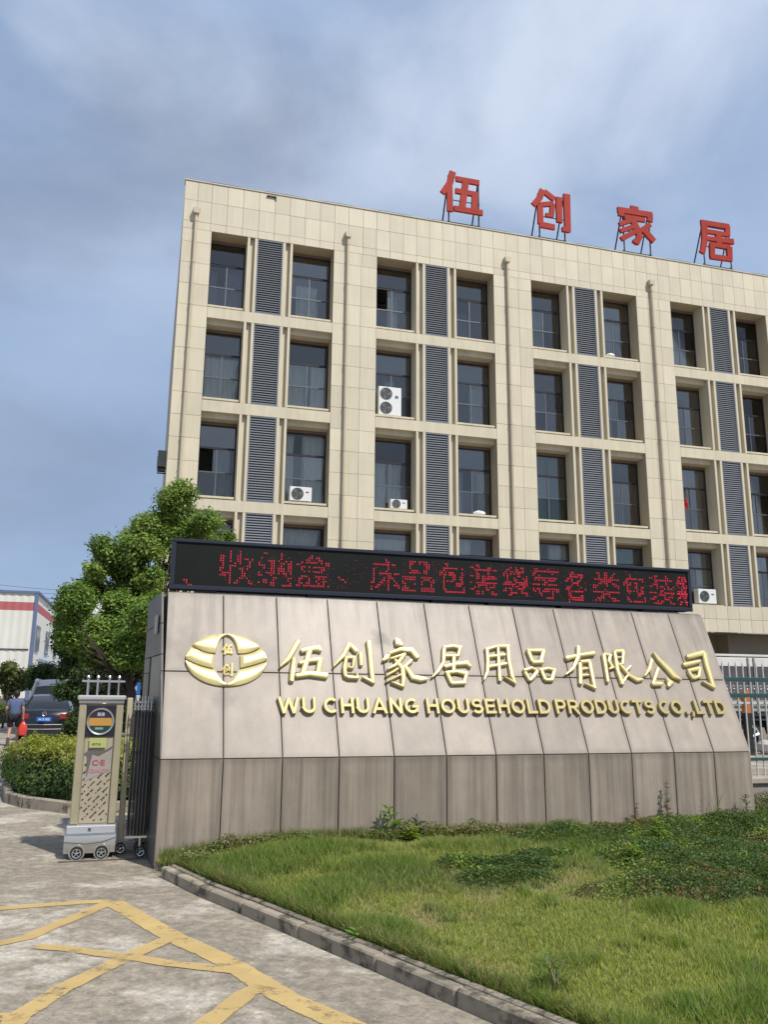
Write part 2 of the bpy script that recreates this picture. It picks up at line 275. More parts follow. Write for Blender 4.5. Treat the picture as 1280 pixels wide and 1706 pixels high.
# surveyed outlines, in metres on the surface they belong to
DATA={"gold":{"伍":[[[1.446,1.317,0.059],[1.376,1.195,0.056],[1.313,1.09,0.052],[1.221,0.995,0.015]],[[1.383,1.107,0.04],[1.362,0.966,0.051],[1.345,0.835,0.051]],[[1.473,1.197,0.053],[1.564,1.223,0.053],[1.671,1.242,0.069],[1.696,1.203,0.038]],[[1.571,1.216,0.062],[1.526,1.079,0.058],[1.474,0.922,0.06]],[[1.443,1.046,0.04],[1.556,1.08,0.046],[1.692,1.102,0.053]],[[1.685,1.106,0.056],[1.644,0.94,0.052]],[[1.399,0.897,0.045],[1.547,0.926,0.058],[1.746,0.907,0.07]]],"创":[[[2.036,1.301,0.055],[1.954,1.152,0.047],[1.821,1.006,0.012]],[[2.042,1.285,0.042],[2.113,1.208,0.054]],[[1.986,1.129,0.038],[1.954,1.008,0.044],[1.953,0.921,0.043]],[[1.942,0.91,0.034],[1.992,0.886,0.037],[2.102,0.884,0.037]],[[1.982,1.124,0.035],[2.083,1.131,0.038]],[[2.078,1.131,0.041],[2.052,1.01,0.031]],[[1.995,1.009,0.022],[2.051,1.002,0.028]],[[2.094,0.881,0.037],[2.089,0.947,0.025]],[[2.162,1.19,0.051],[2.151,1.036,0.041]],[[2.274,1.341,0.065],[2.273,1.176,0.055],[2.268,0.966,0.054],[2.269,0.827,0.047]],[[2.274,0.836,0.047],[2.153,0.893,0.022]]],"家":[[[2.598,1.384,0.027],[2.624,1.334,0.093],[2.669,1.302,0.05]],[[2.414,1.097,0.019],[2.467,1.148,0.071],[2.501,1.173,0.023]],[[2.503,1.19,0.026],[2.637,1.242,0.046],[2.782,1.241,0.066],[2.842,1.148,0.066]],[[2.512,1.124,0.026],[2.694,1.186,0.036]],[[2.694,1.186,0.039],[2.566,1.052,0.039],[2.457,0.993,0.016]],[[2.558,1.117,0.032],[2.64,1.005,0.052],[2.638,0.892,0.054],[2.615,0.785,0.041]],[[2.62,0.788,0.035],[2.486,0.839,0.019]],[[2.584,1.004,0.029],[2.432,0.913,0.022]],[[2.607,0.931,0.026],[2.424,0.841,0.019]],[[2.765,1.113,0.046],[2.658,1.021,0.036]],[[2.676,1.038,0.042],[2.753,0.902,0.061],[2.846,0.884,0.068],[2.925,0.88,0.023]]],"居":[[[3.183,1.284,0.044],[3.302,1.302,0.041],[3.409,1.289,0.054]],[[3.397,1.289,0.045],[3.352,1.178,0.038]],[[3.181,1.174,0.034],[3.352,1.182,0.038]],[[3.194,1.284,0.047],[3.153,1.088,0.046],[3.068,0.979,0.04],[2.981,0.903,0.015]],[[3.299,1.169,0.047],[3.26,0.967,0.046]],[[3.16,1.039,0.043],[3.311,1.076,0.044],[3.453,1.094,0.057],[3.491,1.045,0.031]],[[3.163,0.963,0.04],[3.295,0.98,0.037],[3.429,0.955,0.053]],[[3.182,0.954,0.046],[3.219,0.838,0.049]],[[3.211,0.834,0.042],[3.387,0.845,0.046]],[[3.42,0.947,0.046],[3.372,0.845,0.043]]],"用":[[[3.741,1.274,0.045],[3.723,1.115,0.045],[3.688,0.974,0.044],[3.623,0.878,0.016]],[[3.721,1.27,0.039],[3.873,1.314,0.036],[4.04,1.322,0.053]],[[4.026,1.314,0.053],[4.002,1.121,0.049],[4.003,0.933,0.051],[4.022,0.838,0.032]],[[4.025,0.848,0.038],[3.898,0.924,0.016]],[[3.751,1.179,0.035],[3.964,1.208,0.036]],[[3.718,1.049,0.038],[3.957,1.093,0.039]],[[3.892,1.302,0.039],[3.86,1.087,0.042],[3.833,0.874,0.044]]],"品":[[[4.27,1.271,0.043],[4.502,1.277,0.047]],[[4.288,1.264,0.05],[4.313,1.135,0.053]],[[4.309,1.116,0.043],[4.45,1.127,0.046]],[[4.498,1.274,0.054],[4.426,1.13,0.053]],[[4.172,1.011,0.039],[4.284,1.044,0.036],[4.355,1.001,0.039]],[[4.347,1.001,0.046],[4.283,0.934,0.045],[4.224,0.886,0.038]],[[4.183,0.99,0.045],[4.224,0.886,0.042]],[[4.384,1.017,0.042],[4.496,1.043,0.036],[4.598,1.021,0.046]],[[4.41,1.005,0.049],[4.432,0.9,0.049]],[[4.428,0.895,0.042],[4.523,0.897,0.046]],[[4.585,1.018,0.053],[4.517,0.894,0.049]]],"有":[[[4.779,1.183,0.06],[4.972,1.226,0.041],[5.196,1.261,0.054]],[[4.994,1.345,0.054],[4.957,1.206,0.053],[4.845,1.049,0.044],[4.713,0.961,0.012]],[[4.957,1.118,0.053],[4.919,0.955,0.052],[4.892,0.85,0.047]],[[4.969,1.138,0.036],[5.094,1.15,0.049]],[[5.099,1.147,0.053],[5.086,0.976,0.052],[5.074,0.791,0.047]],[[5.073,0.802,0.044],[4.951,0.851,0.02]],[[4.963,1.041,0.028],[5.046,1.052,0.028]],[[4.94,0.955,0.028],[5.033,0.966,0.028]]],"限":[[[5.325,1.244,0.054],[5.302,1.057,0.049],[5.277,0.88,0.04]],[[5.328,1.254,0.042],[5.417,1.236,0.042],[5.372,1.156,0.037],[5.404,1.074,0.041],[5.341,1.048,0.02]],[[5.494,1.288,0.046],[5.462,1.04,0.054],[5.477,0.852,0.053]],[[5.496,1.292,0.042],[5.625,1.301,0.051]],[[5.626,1.305,0.047],[5.562,1.13,0.042]],[[5.502,1.208,0.025],[5.588,1.214,0.025]],[[5.472,1.109,0.029],[5.571,1.125,0.033]],[[5.462,0.857,0.041],[5.587,0.974,0.021]],[[5.665,1.093,0.038],[5.572,1.027,0.033]],[[5.525,1.11,0.042],[5.615,0.965,0.045],[5.703,0.914,0.058],[5.788,0.919,0.025]]],"公":[[[6.004,1.189,0.056],[5.932,1.068,0.051],[5.824,0.964,0.017]],[[6.059,1.291,0.026],[6.112,1.192,0.056],[6.216,1.054,0.077],[6.263,0.975,0.073],[6.34,0.917,0.021]],[[6.06,1.071,0.051],[5.96,0.931,0.046],[5.917,0.863,0.05]],[[5.906,0.863,0.058],[6.044,0.864,0.05]],[[6.133,0.938,0.034],[6.183,0.886,0.072],[6.128,0.832,0.038]]],"司":[[[6.555,1.242,0.058],[6.838,1.31,0.068]],[[6.838,1.31,0.072],[6.812,1.125,0.062],[6.8,0.864,0.061],[6.809,0.82,0.043]],[[6.798,0.83,0.052],[6.66,0.902,0.026]],[[6.459,1.128,0.057],[6.723,1.184,0.044]],[[6.502,1.035,0.048],[6.538,0.944,0.052]],[[6.492,1.048,0.043],[6.697,1.086,0.053]],[[6.687,1.076,0.053],[6.634,0.977,0.044]],[[6.535,0.945,0.043],[6.649,0.977,0.044]]]},"roof":{"伍":[[[9.343,21.952,0.247],[9.219,21.438,0.245],[8.9,20.931,0.204]],[[9.204,21.285,0.216],[9.208,20.184,0.213]],[[9.473,21.666,0.197],[10.464,21.664,0.2]],[[9.444,21.131,0.196],[10.383,21.126,0.189]],[[9.365,20.345,0.194],[10.586,20.355,0.207]],[[9.893,21.666,0.238],[9.714,20.363,0.234]],[[10.278,21.137,0.228],[10.227,20.356,0.226]]],"创":[[[13.25,21.884,0.238],[13.095,21.48,0.237],[12.807,21.121,0.205]],[[13.308,21.828,0.207],[13.778,21.529,0.208]],[[13.109,21.176,0.216],[13.105,20.312,0.214]],[[13.054,20.288,0.224],[13.73,20.269,0.205]],[[13.084,21.171,0.175],[13.72,21.338,0.187]],[[13.685,21.331,0.197],[13.596,20.728,0.185]],[[13.346,20.76,0.154],[13.663,20.765,0.144]],[[13.962,21.665,0.24],[13.952,20.525,0.227]],[[14.328,21.873,0.273],[14.307,20.165,0.237]],[[14.362,20.25,0.207],[14.057,20.239,0.175]]],"家":[[[17.502,21.899,0.327],[17.489,21.696,0.326]],[[16.682,21.604,0.226],[18.34,21.636,0.231]],[[16.857,21.688,0.259],[16.836,21.327,0.237]],[[18.228,21.669,0.241],[18.203,21.304,0.23]],[[16.984,21.312,0.194],[17.962,21.336,0.185]],[[17.464,21.296,0.195],[16.722,20.921,0.16]],[[17.379,21.229,0.249],[17.554,20.866,0.248],[17.655,20.518,0.248],[17.488,20.167,0.204]],[[17.47,20.967,0.184],[16.741,20.612,0.16]],[[17.548,20.771,0.183],[16.772,20.255,0.181]],[[18.21,21.163,0.186],[17.699,20.786,0.184]],[[17.866,20.867,0.238],[18.108,20.62,0.249],[18.347,20.398,0.217]],[[17.527,20.195,0.182],[17.32,20.279,0.128]]],"居":[[[20.741,21.726,0.215],[22.181,21.758,0.219]],[[20.903,21.765,0.272],[20.868,20.899,0.258],[20.701,20.259,0.201]],[[20.743,20.292,0.145],[20.569,20.343,0.078]],[[22.085,21.78,0.23],[22.051,21.286,0.217]],[[20.934,21.339,0.181],[22.073,21.344,0.183]],[[20.904,20.99,0.169],[22.334,21.057,0.229]],[[21.592,21.397,0.262],[21.562,20.746,0.238]],[[21.107,20.724,0.191],[22.133,20.754,0.194]],[[21.207,20.714,0.225],[21.167,20.122,0.213]],[[21.068,20.154,0.201],[22.165,20.191,0.204]],[[22.078,20.777,0.25],[22.048,20.156,0.226]]]},"mark":[[[-3.089,6.984],[-2.968,7.026],[-2.603,7.173],[-2.346,7.261],[-2.18,7.287]],[[-2.174,7.267],[-1.903,6.906],[-1.617,6.519],[-1.443,6.295],[-1.261,6.087],[-1.055,5.856],[-0.858,5.597],[-0.672,5.321],[-0.509,5.099],[-0.209,4.776],[-0.113,4.675]],[[-2.184,7.247],[-2.267,6.894],[-2.37,6.51],[-2.431,6.242],[-2.552,6.096],[-2.636,6.019]],[[-2.29,6.036],[-2.071,5.995],[-1.888,5.922],[-1.667,5.839],[-1.497,5.781],[-1.325,5.701],[-1.166,5.658],[-0.968,5.594],[-0.796,5.554]],[[-1.437,6.273],[-1.556,5.99],[-1.641,5.753],[-1.734,5.473],[-1.815,5.211],[-1.854,4.931],[-1.879,4.803],[-1.855,4.606]],[[-0.671,5.31],[-0.752,5.165],[-0.815,4.956],[-0.873,4.76],[-0.906,4.627]],[[-2.061,4.79],[-1.968,4.792],[-1.86,4.795]]],"words":{"WU":[1.179,1.603],"CHUANG":[1.679,2.781],"HOUSEHOLD":[2.86,4.418],"PRODUCTS":[4.474,5.829],"CO.,LTD":[5.889,6.866]},"led":[["、",0.143,0.293,2.775,3.095],["收",0.568,0.957,2.889,3.306],["纳",1.011,1.413,2.882,3.305],["盒",1.458,1.867,2.896,3.303],["、",1.939,2.08,2.89,3.287],["床",2.373,2.742,2.893,3.289],["品",2.772,3.201,2.897,3.291],["包",3.258,3.599,2.902,3.278],["装",3.669,4.039,2.898,3.293],["袋",4.122,4.465,2.902,3.279],["等",4.536,4.917,2.882,3.294],["各",5.002,5.31,2.876,3.261],["类",5.409,5.812,2.887,3.277],["包",5.87,6.205,2.888,3.275],["装",6.268,6.664,2.881,3.28],["袋",6.694,6.86,2.881,3.28]],"glyph":{"、":[0,0,0,0,0,0,0,0,0,0,0,24576,12288,6144,2048,0],"收":[0,1088,9280,25792,25854,25796,26060,26444,25704,25656,31800,29744,1144,1228,1414,1024],"纳":[0,6176,4128,12320,10238,28470,31526,4982,13174,32606,29646,910,7942,31494,798,0],"盒":[0,384,992,3632,16382,24582,8184,6168,8184,0,16380,13932,12876,13932,32766,0],"床":[0,128,192,16382,8256,8256,8384,12286,8416,8688,9048,26188,27726,22594,16448,0],"品":[0,4088,4088,2072,2072,4088,4088,0,32382,32382,25158,25158,25158,32382,32382,0],"包":[0,3072,3072,8188,12292,32708,24516,4300,4300,8140,6204,4152,4098,6150,4094,0],"装":[0,3104,27696,16382,3104,15392,28158,3582,384,32766,1988,7260,30832,3480,7950,0],"袋":[0,3224,6348,14334,30560,20578,4414,4494,32766,32766,1740,15480,27696,3998,3590,0],"等":[0,12352,16382,27024,18832,16380,16380,384,32766,16,32766,32766,3088,1552,240,0],"各":[0,1536,4088,8184,15408,26464,960,2016,15420,28686,8184,6168,6168,8184,8184,4104],"类":[0,6552,2448,3504,32766,2016,3512,31118,24962,384,32766,960,1632,7736,30750,0]}}
# ------------------------------------------------------------------ factory building
fb = thing('factory_building', 'long five-storey beige stone-clad dormitory block with deep windows and grey louvers behind the sign wall', 'building', BO, BYAW)
PER=6.258; NB=5; UEND=30.2
def bay_o(k):
    b=PER*k
    return (0.14,1.41,3.04,4.56) if k==0 else (b-.06,b+1.47,b+3.075,b+4.61)
ROWS=[(14.73,17.60),(11.35,14.34),(7.93,10.95),(5.12,7.55)]
def pix(p):
    d=Vector(p)-Vector((0,0,EYE)); z=d.dot(F); return 640+1390.6*d.dot(CR)/z, 853-1390.6*d.dot(CU)/z
# piers: (u0,u1)
piers=[(-.87,.14)]+[(bay_o(k)[3],bay_o(k+1)[0]) for k in range(NB-1)]+[(bay_o(NB-1)[3],UEND)]
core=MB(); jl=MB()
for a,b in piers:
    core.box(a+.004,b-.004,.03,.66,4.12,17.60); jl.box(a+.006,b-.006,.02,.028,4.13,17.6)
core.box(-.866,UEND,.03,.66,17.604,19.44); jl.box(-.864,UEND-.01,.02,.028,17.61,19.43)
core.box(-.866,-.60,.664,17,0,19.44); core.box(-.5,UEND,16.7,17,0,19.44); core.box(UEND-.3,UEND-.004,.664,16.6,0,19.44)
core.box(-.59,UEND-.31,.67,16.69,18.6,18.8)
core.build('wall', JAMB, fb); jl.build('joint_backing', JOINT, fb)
rm=MB()
for z0 in (14.45,11.1,7.68,4.12): rm.box(-.59,UEND-.31,.68,5.5,z0,z0+.25)
rm.box(-.59,UEND-.31,5.5,5.7,4.12,18.55)
for k in range(NB):
    for u in (bay_o(k)[1]+.75, bay_o(k)[3]+.8): rm.box(u-.08,u+.08,.69,5.49,4.4,18.5)
rm.build('interior', ROOMW, fb)
gf=MB()
gf.box(-.5,UEND-.4,1.6,1.9,0,4.1)
for u in [20.96-9.4*i for i in range(3)]+[30.0-.9]: gf.box(u,u+1.9 if u<29 else u+.8,.95,1.59,0,4.1)
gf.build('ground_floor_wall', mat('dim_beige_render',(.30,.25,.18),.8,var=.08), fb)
gd=MB()
for u in range(0,30,3):
    if not (20.3<u<23): gd.box(u+.2,u+2.6,1.52,1.58,.1,3.3)
gd.build('ground_floor_door', mat('dark_door_glass',(.02,.022,.025),.2), fb)
MB().box(-.86,UEND-.01,.67,1.6,4.10,4.118).build('canopy_soffit', mat('grey_soffit',(.20,.17,.13),.9), fb)
# cladding panels
us=[-.87,-.41,.08,.64,1.20,1.77,2.34,2.90,3.46,4.02,4.56,5.10,5.65]
while us[-1]<UEND-.3: us.append(round(us[-1]+.5235,4))
us[-1]=UEND
zz=[4.11,4.61,5.12]+[round(17.90-.793*i,3) for i in range(16,0,-1)]; zz=[z for z in zz if z<=5.12 or z>5.3]+[17.90]
cl=[]
for i in range(len(us)-1):
    cl.append((us[i],us[i+1],18.71,19.45)); cl.append((us[i],us[i+1],17.90,18.71))
    if any(a<=us[i]+.02 and us[i+1]-.02<=b for a,b in piers): pass
    cl.append((us[i],us[i+1],17.605,17.90))
    cl.append((us[i],us[i+1],4.61,5.12)); cl.append((us[i],us[i+1],4.11,4.61))
for k,(a,b) in enumerate(piers):
    if k==0: cs=[a,-.41,b]
    elif k<NB: cs=[a,a+.52,a+1.04,b]
    else: cs=[a,(a+b)/2,b]
    lv=[5.12]+[z for z in zz if z>5.3 and z<17.5]+[17.605]
    for i in range(len(cs)-1):
        for j in range(len(lv)-1): cl.append((cs[i],cs[i+1],lv[j],lv[j+1]))
def vis(u0,u1,z0,z1):
    P=[pix(bpt(u,0,z)) for u,z in ((u0,z0),(u1,z0),(u1,z1),(u0,z1))]
    cx=sum(p[0] for p in P)/4; cy=sum(p[1] for p in P)/4
    ar=abs(sum(P[i][0]*P[(i+1)%4][1]-P[(i+1)%4][0]*P[i][1] for i in range(4)))/2
    if not(0<cx<1285 and 0<cy<1706): return 0
    if 270<cx<1162+max(0,(cy-1020)*.36) and cy>902+(cx-285)*.0657: return 0
    return ar
cl=[c for c in cl if c[3]-c[2]>.02]
cl.sort(key=lambda c:-vis(*c))
cache={}
rest=MB()
for i,(a,b,c,d) in enumerate(cl):
    w=round(b-a-.009,3); h_=round(d-c-.009,3); off=random.uniform(-.0015,.0015)
    if i<296 and vis(a,b,c,d)>0:
        if (w,h_) not in cache: cache[w,h_]=MB().cbox(0,w,0,.034,0,h_,.003).mesh('panel',TILE)
        ob('panel',cache[w,h_],fb,(a+.0045,off,c+.0045))
    else: rest.box(a+.0045,a+.0045+w,off,.034,c+.0045,c+.0045+h_)
o=rest.build('cladding',TILE,fb); o['kind']='stuff'
# coping and lightning cable
MB().cbox(-.90,UEND+.02,-.03,.35,19.455,19.50,.008).build('coping', TILEP, fb)
lc=MB(); lc.tube([(u,.12,19.60+.015*math.sin(u*3)) for u in np.arange(-.7,UEND,.5)],.008,5)
for u in np.arange(-.6,UEND,1.1): lc.box(u-.01,u+.01,.11,.13,19.49,19.61)
lc.build('lightning_cable', DSTEEL, fb)
MB().box(2.02,2.36,-.06,.10,19.32,19.36).add([(2.3,-.05,19.33),(2.36,-.05,19.2),(2.37,0,19.2),(2.37,0,19.34)],[(0,1,2,3)]).build('bent_flashing', BLK, fb)

def curtain(w, h, seed):
    key=('cur',round(w,2),round(h,2),seed)
    if key in cache: return cache[key]
    r=random.Random(seed); mb=MB(); n=max(14,int(w*42)); ph=r.uniform(0,6)
    vs=[]; 
    for j in range(5):
        z=h*j/4; pinch=1-.10*math.sin(math.pi*j/4)*r.choice((0,1))
        for i in range(n+1):
            x=w*(i/n)*pinch; vs.append((x, .035*math.sin(x*34+ph+.6*math.sin(x*7+j*.4))+.01*math.sin(x*80), z))
    fs=[(j*(n+1)+i,j*(n+1)+i+1,(j+1)*(n+1)+i+1,(j+1)*(n+1)+i) for j in range(4) for i in range(n)]
    me=bpy.data.meshes.new('curtain'); me.from_pydata(vs,[],fs); cache[key]=me; return me
WIN={ # (bay,row,side): (curtain colour, [(from,to)...], drop, open middle pane)
(0,0,0):('purple',[(.0,.25),(.5,.9)],.62,0),(0,0,1):('white',[(.18,.72)],.58,0),(0,1,0):('white',[(0,.95)],.66,0),(0,1,1):('white',[(0,.55),(.6,1)],.72,0),
(0,2,0):('grey',[(.45,1)],.72,1),(0,2,1):('white',[(.0,.25),(.45,1)],.97,0),(0,3,0):('white',[(.3,1)],.97,0),(0,3,1):('white',[(0,.9)],.97,0),
(1,0,0):('white',[(.42,.68)],.60,1),(1,0,1):('purple',[(0,.5)],.5,0),(1,1,0):('grey',[(.35,.6)],.6,0),(1,1,1):('grey',[(.5,.85)],.62,0),
(1,2,0):('white',[(0,.42),(.45,.8)],.72,0),(1,2,1):('grey',[(0,.3),(.7,1)],.66,0),(1,3,0):('white',[(0,.92)],.9,0),(1,3,1):('white',[(.08,.5)],.97,0),
(2,0,0):('grey',[(.0,.6)],.7,0),(2,0,1):('grey',[(.3,.8)],.66,0),(2,1,0):('purple',[(0,.9)],.7,0),(2,1,1):('grey',[(0,.4)],.62,0),
(2,2,0):('teal',[(0,.5),(.55,.9)],.97,0),(2,2,1):('brown',[(0,.4),(.5,1)],.7,0),(2,3,0):('white',[(.5,1)],.97,0),(2,3,1):('teal',[(0,1)],.97,0),
(3,0,0):('teal',[(.05,1)],.62,0),(3,0,1):('teal',[(.3,.8)],.62,0),(3,1,0):('brown',[(0,.9)],.72,0),(3,1,1):('grey',[(0,.5)],.62,0),
(3,2,0):('grey',[(.2,.9)],.97,1),(3,2,1):('grey',[(.1,.6)],.62,1),(3,3,0):('grey',[(.5,.95)],.97,0),(3,3,1):('white',[(0,.5)],.97,0)}
def window(k,r,s,u0,u1,z0,z1):
    w=round(u1-u0,3); h=round(z1-z0,3); D=.62; key=('win',w,h)
    z_a=h*.365; z_b=h*.69
    if key not in cache:
        f=MB()
        f.box(0,w,0,.07,h-.05,h); f.box(0,w,0,.07,0,.045); f.box(0,.045,.001,.069,.046,h-.051); f.box(w-.045,w,.001,.069,.046,h-.051)
        f.box(.046,w-.046,.006,.06,z_b-.035,z_b+.035)
        cache[key]=f.mesh('window',FRAME)
        g=MB(); g.box(.046,w-.046,.012,.052,z_a-.022,z_a+.022); g.box(w*.5-.02,w*.5+.02,.016,.048,.046,z_a-.023); g.box(w*.5-.02,w*.5+.02,.016,.048,z_a+.023,z_b-.036)
        cache[key,'bar']=g.mesh('glazing_bar',MULL)
        for nm,(a,b,c,d) in dict(top=(.046,w-.046,z_b+.036,h-.051),ml=(.046,w*.5-.021,z_a+.023,z_b-.036),mr=(w*.5+.021,w-.046,z_a+.023,z_b-.036),bl=(.046,w*.5-.021,.046,z_a-.023),br=(w*.5+.021,w-.046,.046,z_a-.023)).items():
            cache[key,nm]=MB().box(a,b,.030,.036,c,d).mesh('pane',GLASS)
    wn=ob('window',cache[key],fb,(u0,D,z0)); ob('glazing_bar',cache[key,'bar'],wn)
    cu,sp,drop,op=WIN.get((k,r,s),('grey',[(.1,.7)],.7,0))
    for nm in ('top','ml','mr','bl','br'):
        if op and nm=='ml': ob('pane',cache[key,nm],wn,(w*.36,.012,0)); continue
        ob('pane',cache[key,nm],wn,(0,random.uniform(0,.002),0))
    for a,b in sp:
        hh=round(h*drop,2); me=curtain(round((b-a)*w,2),hh,random.randint(0,3)).copy(); me.materials.append(CURT[cu])
        ob('curtain',me,wn,(a*w+.02,.22,.02))
for k in range(NB):
    o0,o1,o2,o3=bay_o(k)
    for r,(z0,z1) in enumerate(ROWS):
        hh=round(z1-z0,3)
        zt=z1 if r==0 else z1-.17
        if r: [MB().box(a+.003,b-.003,.20,.60,z1-.17,z1+.01).build('lintel',TILEP,fb) for a,b in ((o0,o1),(o2,o3))]
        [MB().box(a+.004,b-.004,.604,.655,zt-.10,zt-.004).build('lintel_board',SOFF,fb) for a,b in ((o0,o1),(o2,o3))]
        zs=z0+(.12 if r<3 else .03)
        for a,b in ((o0,o1),(o2,o3)):
            sill=MB().cbox(a+.006,b-.05,.05,.70,zs-.07 if r<3 else z0+.003,zs,.006); sill.build('sill',TILEP,fb)
        window(k,r,0,o0+.004,o1-.004,zs,zt-.1); window(k,r,1,o2+.004,o3-.004,zs,zt-.1)
        # fins and slot backs
        key=('fin',hh)
        if key not in cache: cache[key]=MB().cbox(0,.09,.004,.654,.002,hh-.002,.004).mesh('fin',TILEP)
        for u in (o1,o1+.26,o2-.35,o2-.09): ob('fin',cache[key],fb,(u,0,z0))
        lu0,lu1=o1+.352,o2-.352
        [MB().box(a,a+.166,.16,.64,z0+.003,z1-.003).build('recess_panel',TILEP,fb) for a in (o1+.092,o2-.258)]
        key=('lou',round(lu1-lu0,3),hh); lw=lu1-lu0
        if key not in cache:
            f=MB(); f.box(0,.035,.015,.09,0,hh-.004); f.box(lw-.035,lw,.015,.09,0,hh-.004); f.box(.036,lw-.036,.016,.089,.001,.04); f.box(.036,lw-.036,.016,.089,hh-.045,hh-.005); f.box(.036,lw-.036,.13,.15,.01,hh-.01)
            cache[key]=f.mesh('louver',LOUV)
            s=MB(); n=int((hh-.1)/.085)
            for i in range(n):
                z=.055+i*(hh-.11)/n; s.add([(.037,.022,z),(lw-.037,.022,z),(lw-.037,.085,z+.062),(.037,.085,z+.062),(.037,.022,z+.008),(lw-.037,.022,z+.008),(lw-.037,.080,z+.070),(.037,.080,z+.070)],[(0,3,2,1),(4,5,6,7),(0,1,5,4),(3,7,6,2)])
            cache[key,'s']=s.mesh('slats',LOUV)
        lo=ob('louver',cache[key],fb,(lu0,0,z0+.002)); ob('slats',cache[key,'s'],lo,kind='stuff')
    for (za,zb) in ((14.34,14.73),(10.95,11.35),(7.55,7.93)):
        MB().cbox(o0+.002,o3-.002,.003,.66,za+.002,zb-.002,.004).build('spandrel_beam',TILEP,fb)
# downpipes
for u in (-.43,5.06,11.42,17.80,24.1):
    p=MB(); p.tube([(0,-.10,4.4),(0,-.10,18.15)],.052,10); 
    for z in np.arange(5.2,18,1.58): p.tube([(0,-.10,z),(0,-.10,z+.07)],.064,10).box(-.02,.02,-.06,0,z+.01,z+.05)
    dp=p.build('downpipe',PIPE,fb,(u,0,0),smooth=True)
    MB().prism([(-.085,0),(.085,0),(.13,.2),(-.13,.2)],-.20,.0).build('hopper_head',PIPE,dp,(0,0,18.13))
# ---- roof characters
ROOF=DATA['roof']
def stroke_outline(pts):
    P=[Vector((a,b)) for a,b,_ in pts]; n=len(P); Lf=[];Rt=[]
    for i in range(n):
        d1=(P[i]-P[i-1]).normalized() if i else (P[1]-P[0]).normalized(); d2=(P[i+1]-P[i]).normalized() if i<n-1 else d1
        t=(d1+d2); t=t.normalized() if t.length>1e-6 else d1; nn=Vector((-t.y,t.x)); k=pts[i][2]/2/max(.55,nn.dot(Vector((-d1.y,d1.x))))
        Lf.append(P[i]+nn*k); Rt.append(P[i]-nn*k)
    return P,Lf,Rt
names=['first rooftop character, standing over the second bay','second rooftop character, over the second downpipe gap','third rooftop character, with a dot on its roof stroke','fourth rooftop character, nearest the right edge of the picture']
labs=['large red character meaning five with a person radical, leftmost on the roof edge','large red character with a knife radical, second from left on the roof edge','large red character meaning home under a roof stroke, third along the roof edge','large red character meaning dwell, rightmost on the roof edge']
for ci,(ch,st) in enumerate(ROOF.items()):
    xs=[p[0] for s in st for p in s]; zs_=[p[1] for s in st for p in s]; cx=(min(xs)+max(xs))/2; zb=19.50
    t=thing('roof_sign_character',labs[ci],'sign letter',bpt(cx,.35,zb),BYAW,'red characters standing on the roof edge')
    mb=MB()
    for si,s in enumerate(st):
        P,Lf,Rt=stroke_outline([(a-cx,b-zb,w*1.10) for a,b,w in s]); y=-.10-.0022*si; n=len(P)
        vs=[(q.x,y,q.y) for q in Lf]+[(q.x,y,q.y) for q in Rt]+[(q.x,0,q.y) for q in Lf]+[(q.x,0,q.y) for q in Rt]
        fs=[]
        for i in range(n-1):
            fs+=[(i,i+1,n+i+1,n+i),(2*n+i,3*n+i,3*n+i+1,2*n+i+1),(i,2*n+i,2*n+i+1,i+1),(n+i,n+i+1,3*n+i+1,3*n+i)]
        fs+=[(0,n,3*n,2*n),(n-1,3*n-1,4*n-1,2*n-1)]
        mb.add(vs,fs)
    mb.build('character_face',RED,t)
    x0,x1=(min(xs)-cx)+.30,(max(xs)-cx)-.12; zt=max(zs_)-zb-.12
    fr=MB()
    for x in (x0,x1):
        fr.tube([(x,.05,-.02),(x,.05,zt)],.031,6); fr.tube([(x,1.35,-.5),(x,.07,zt-.05)],.031,6); fr.tube([(x,.07,.42),(x,.95,.05)],.014,5)
    for z in (.30,zt*.55,zt-.02): fr.tube([(x0-.05,.05,z),(x1+.05,.05,z)],.020,6)
    fr.tube([(x0,1.02,.0),(x1,1.02,.0)],.02,6)
    fr.build('support_frame',DSTEEL,t)
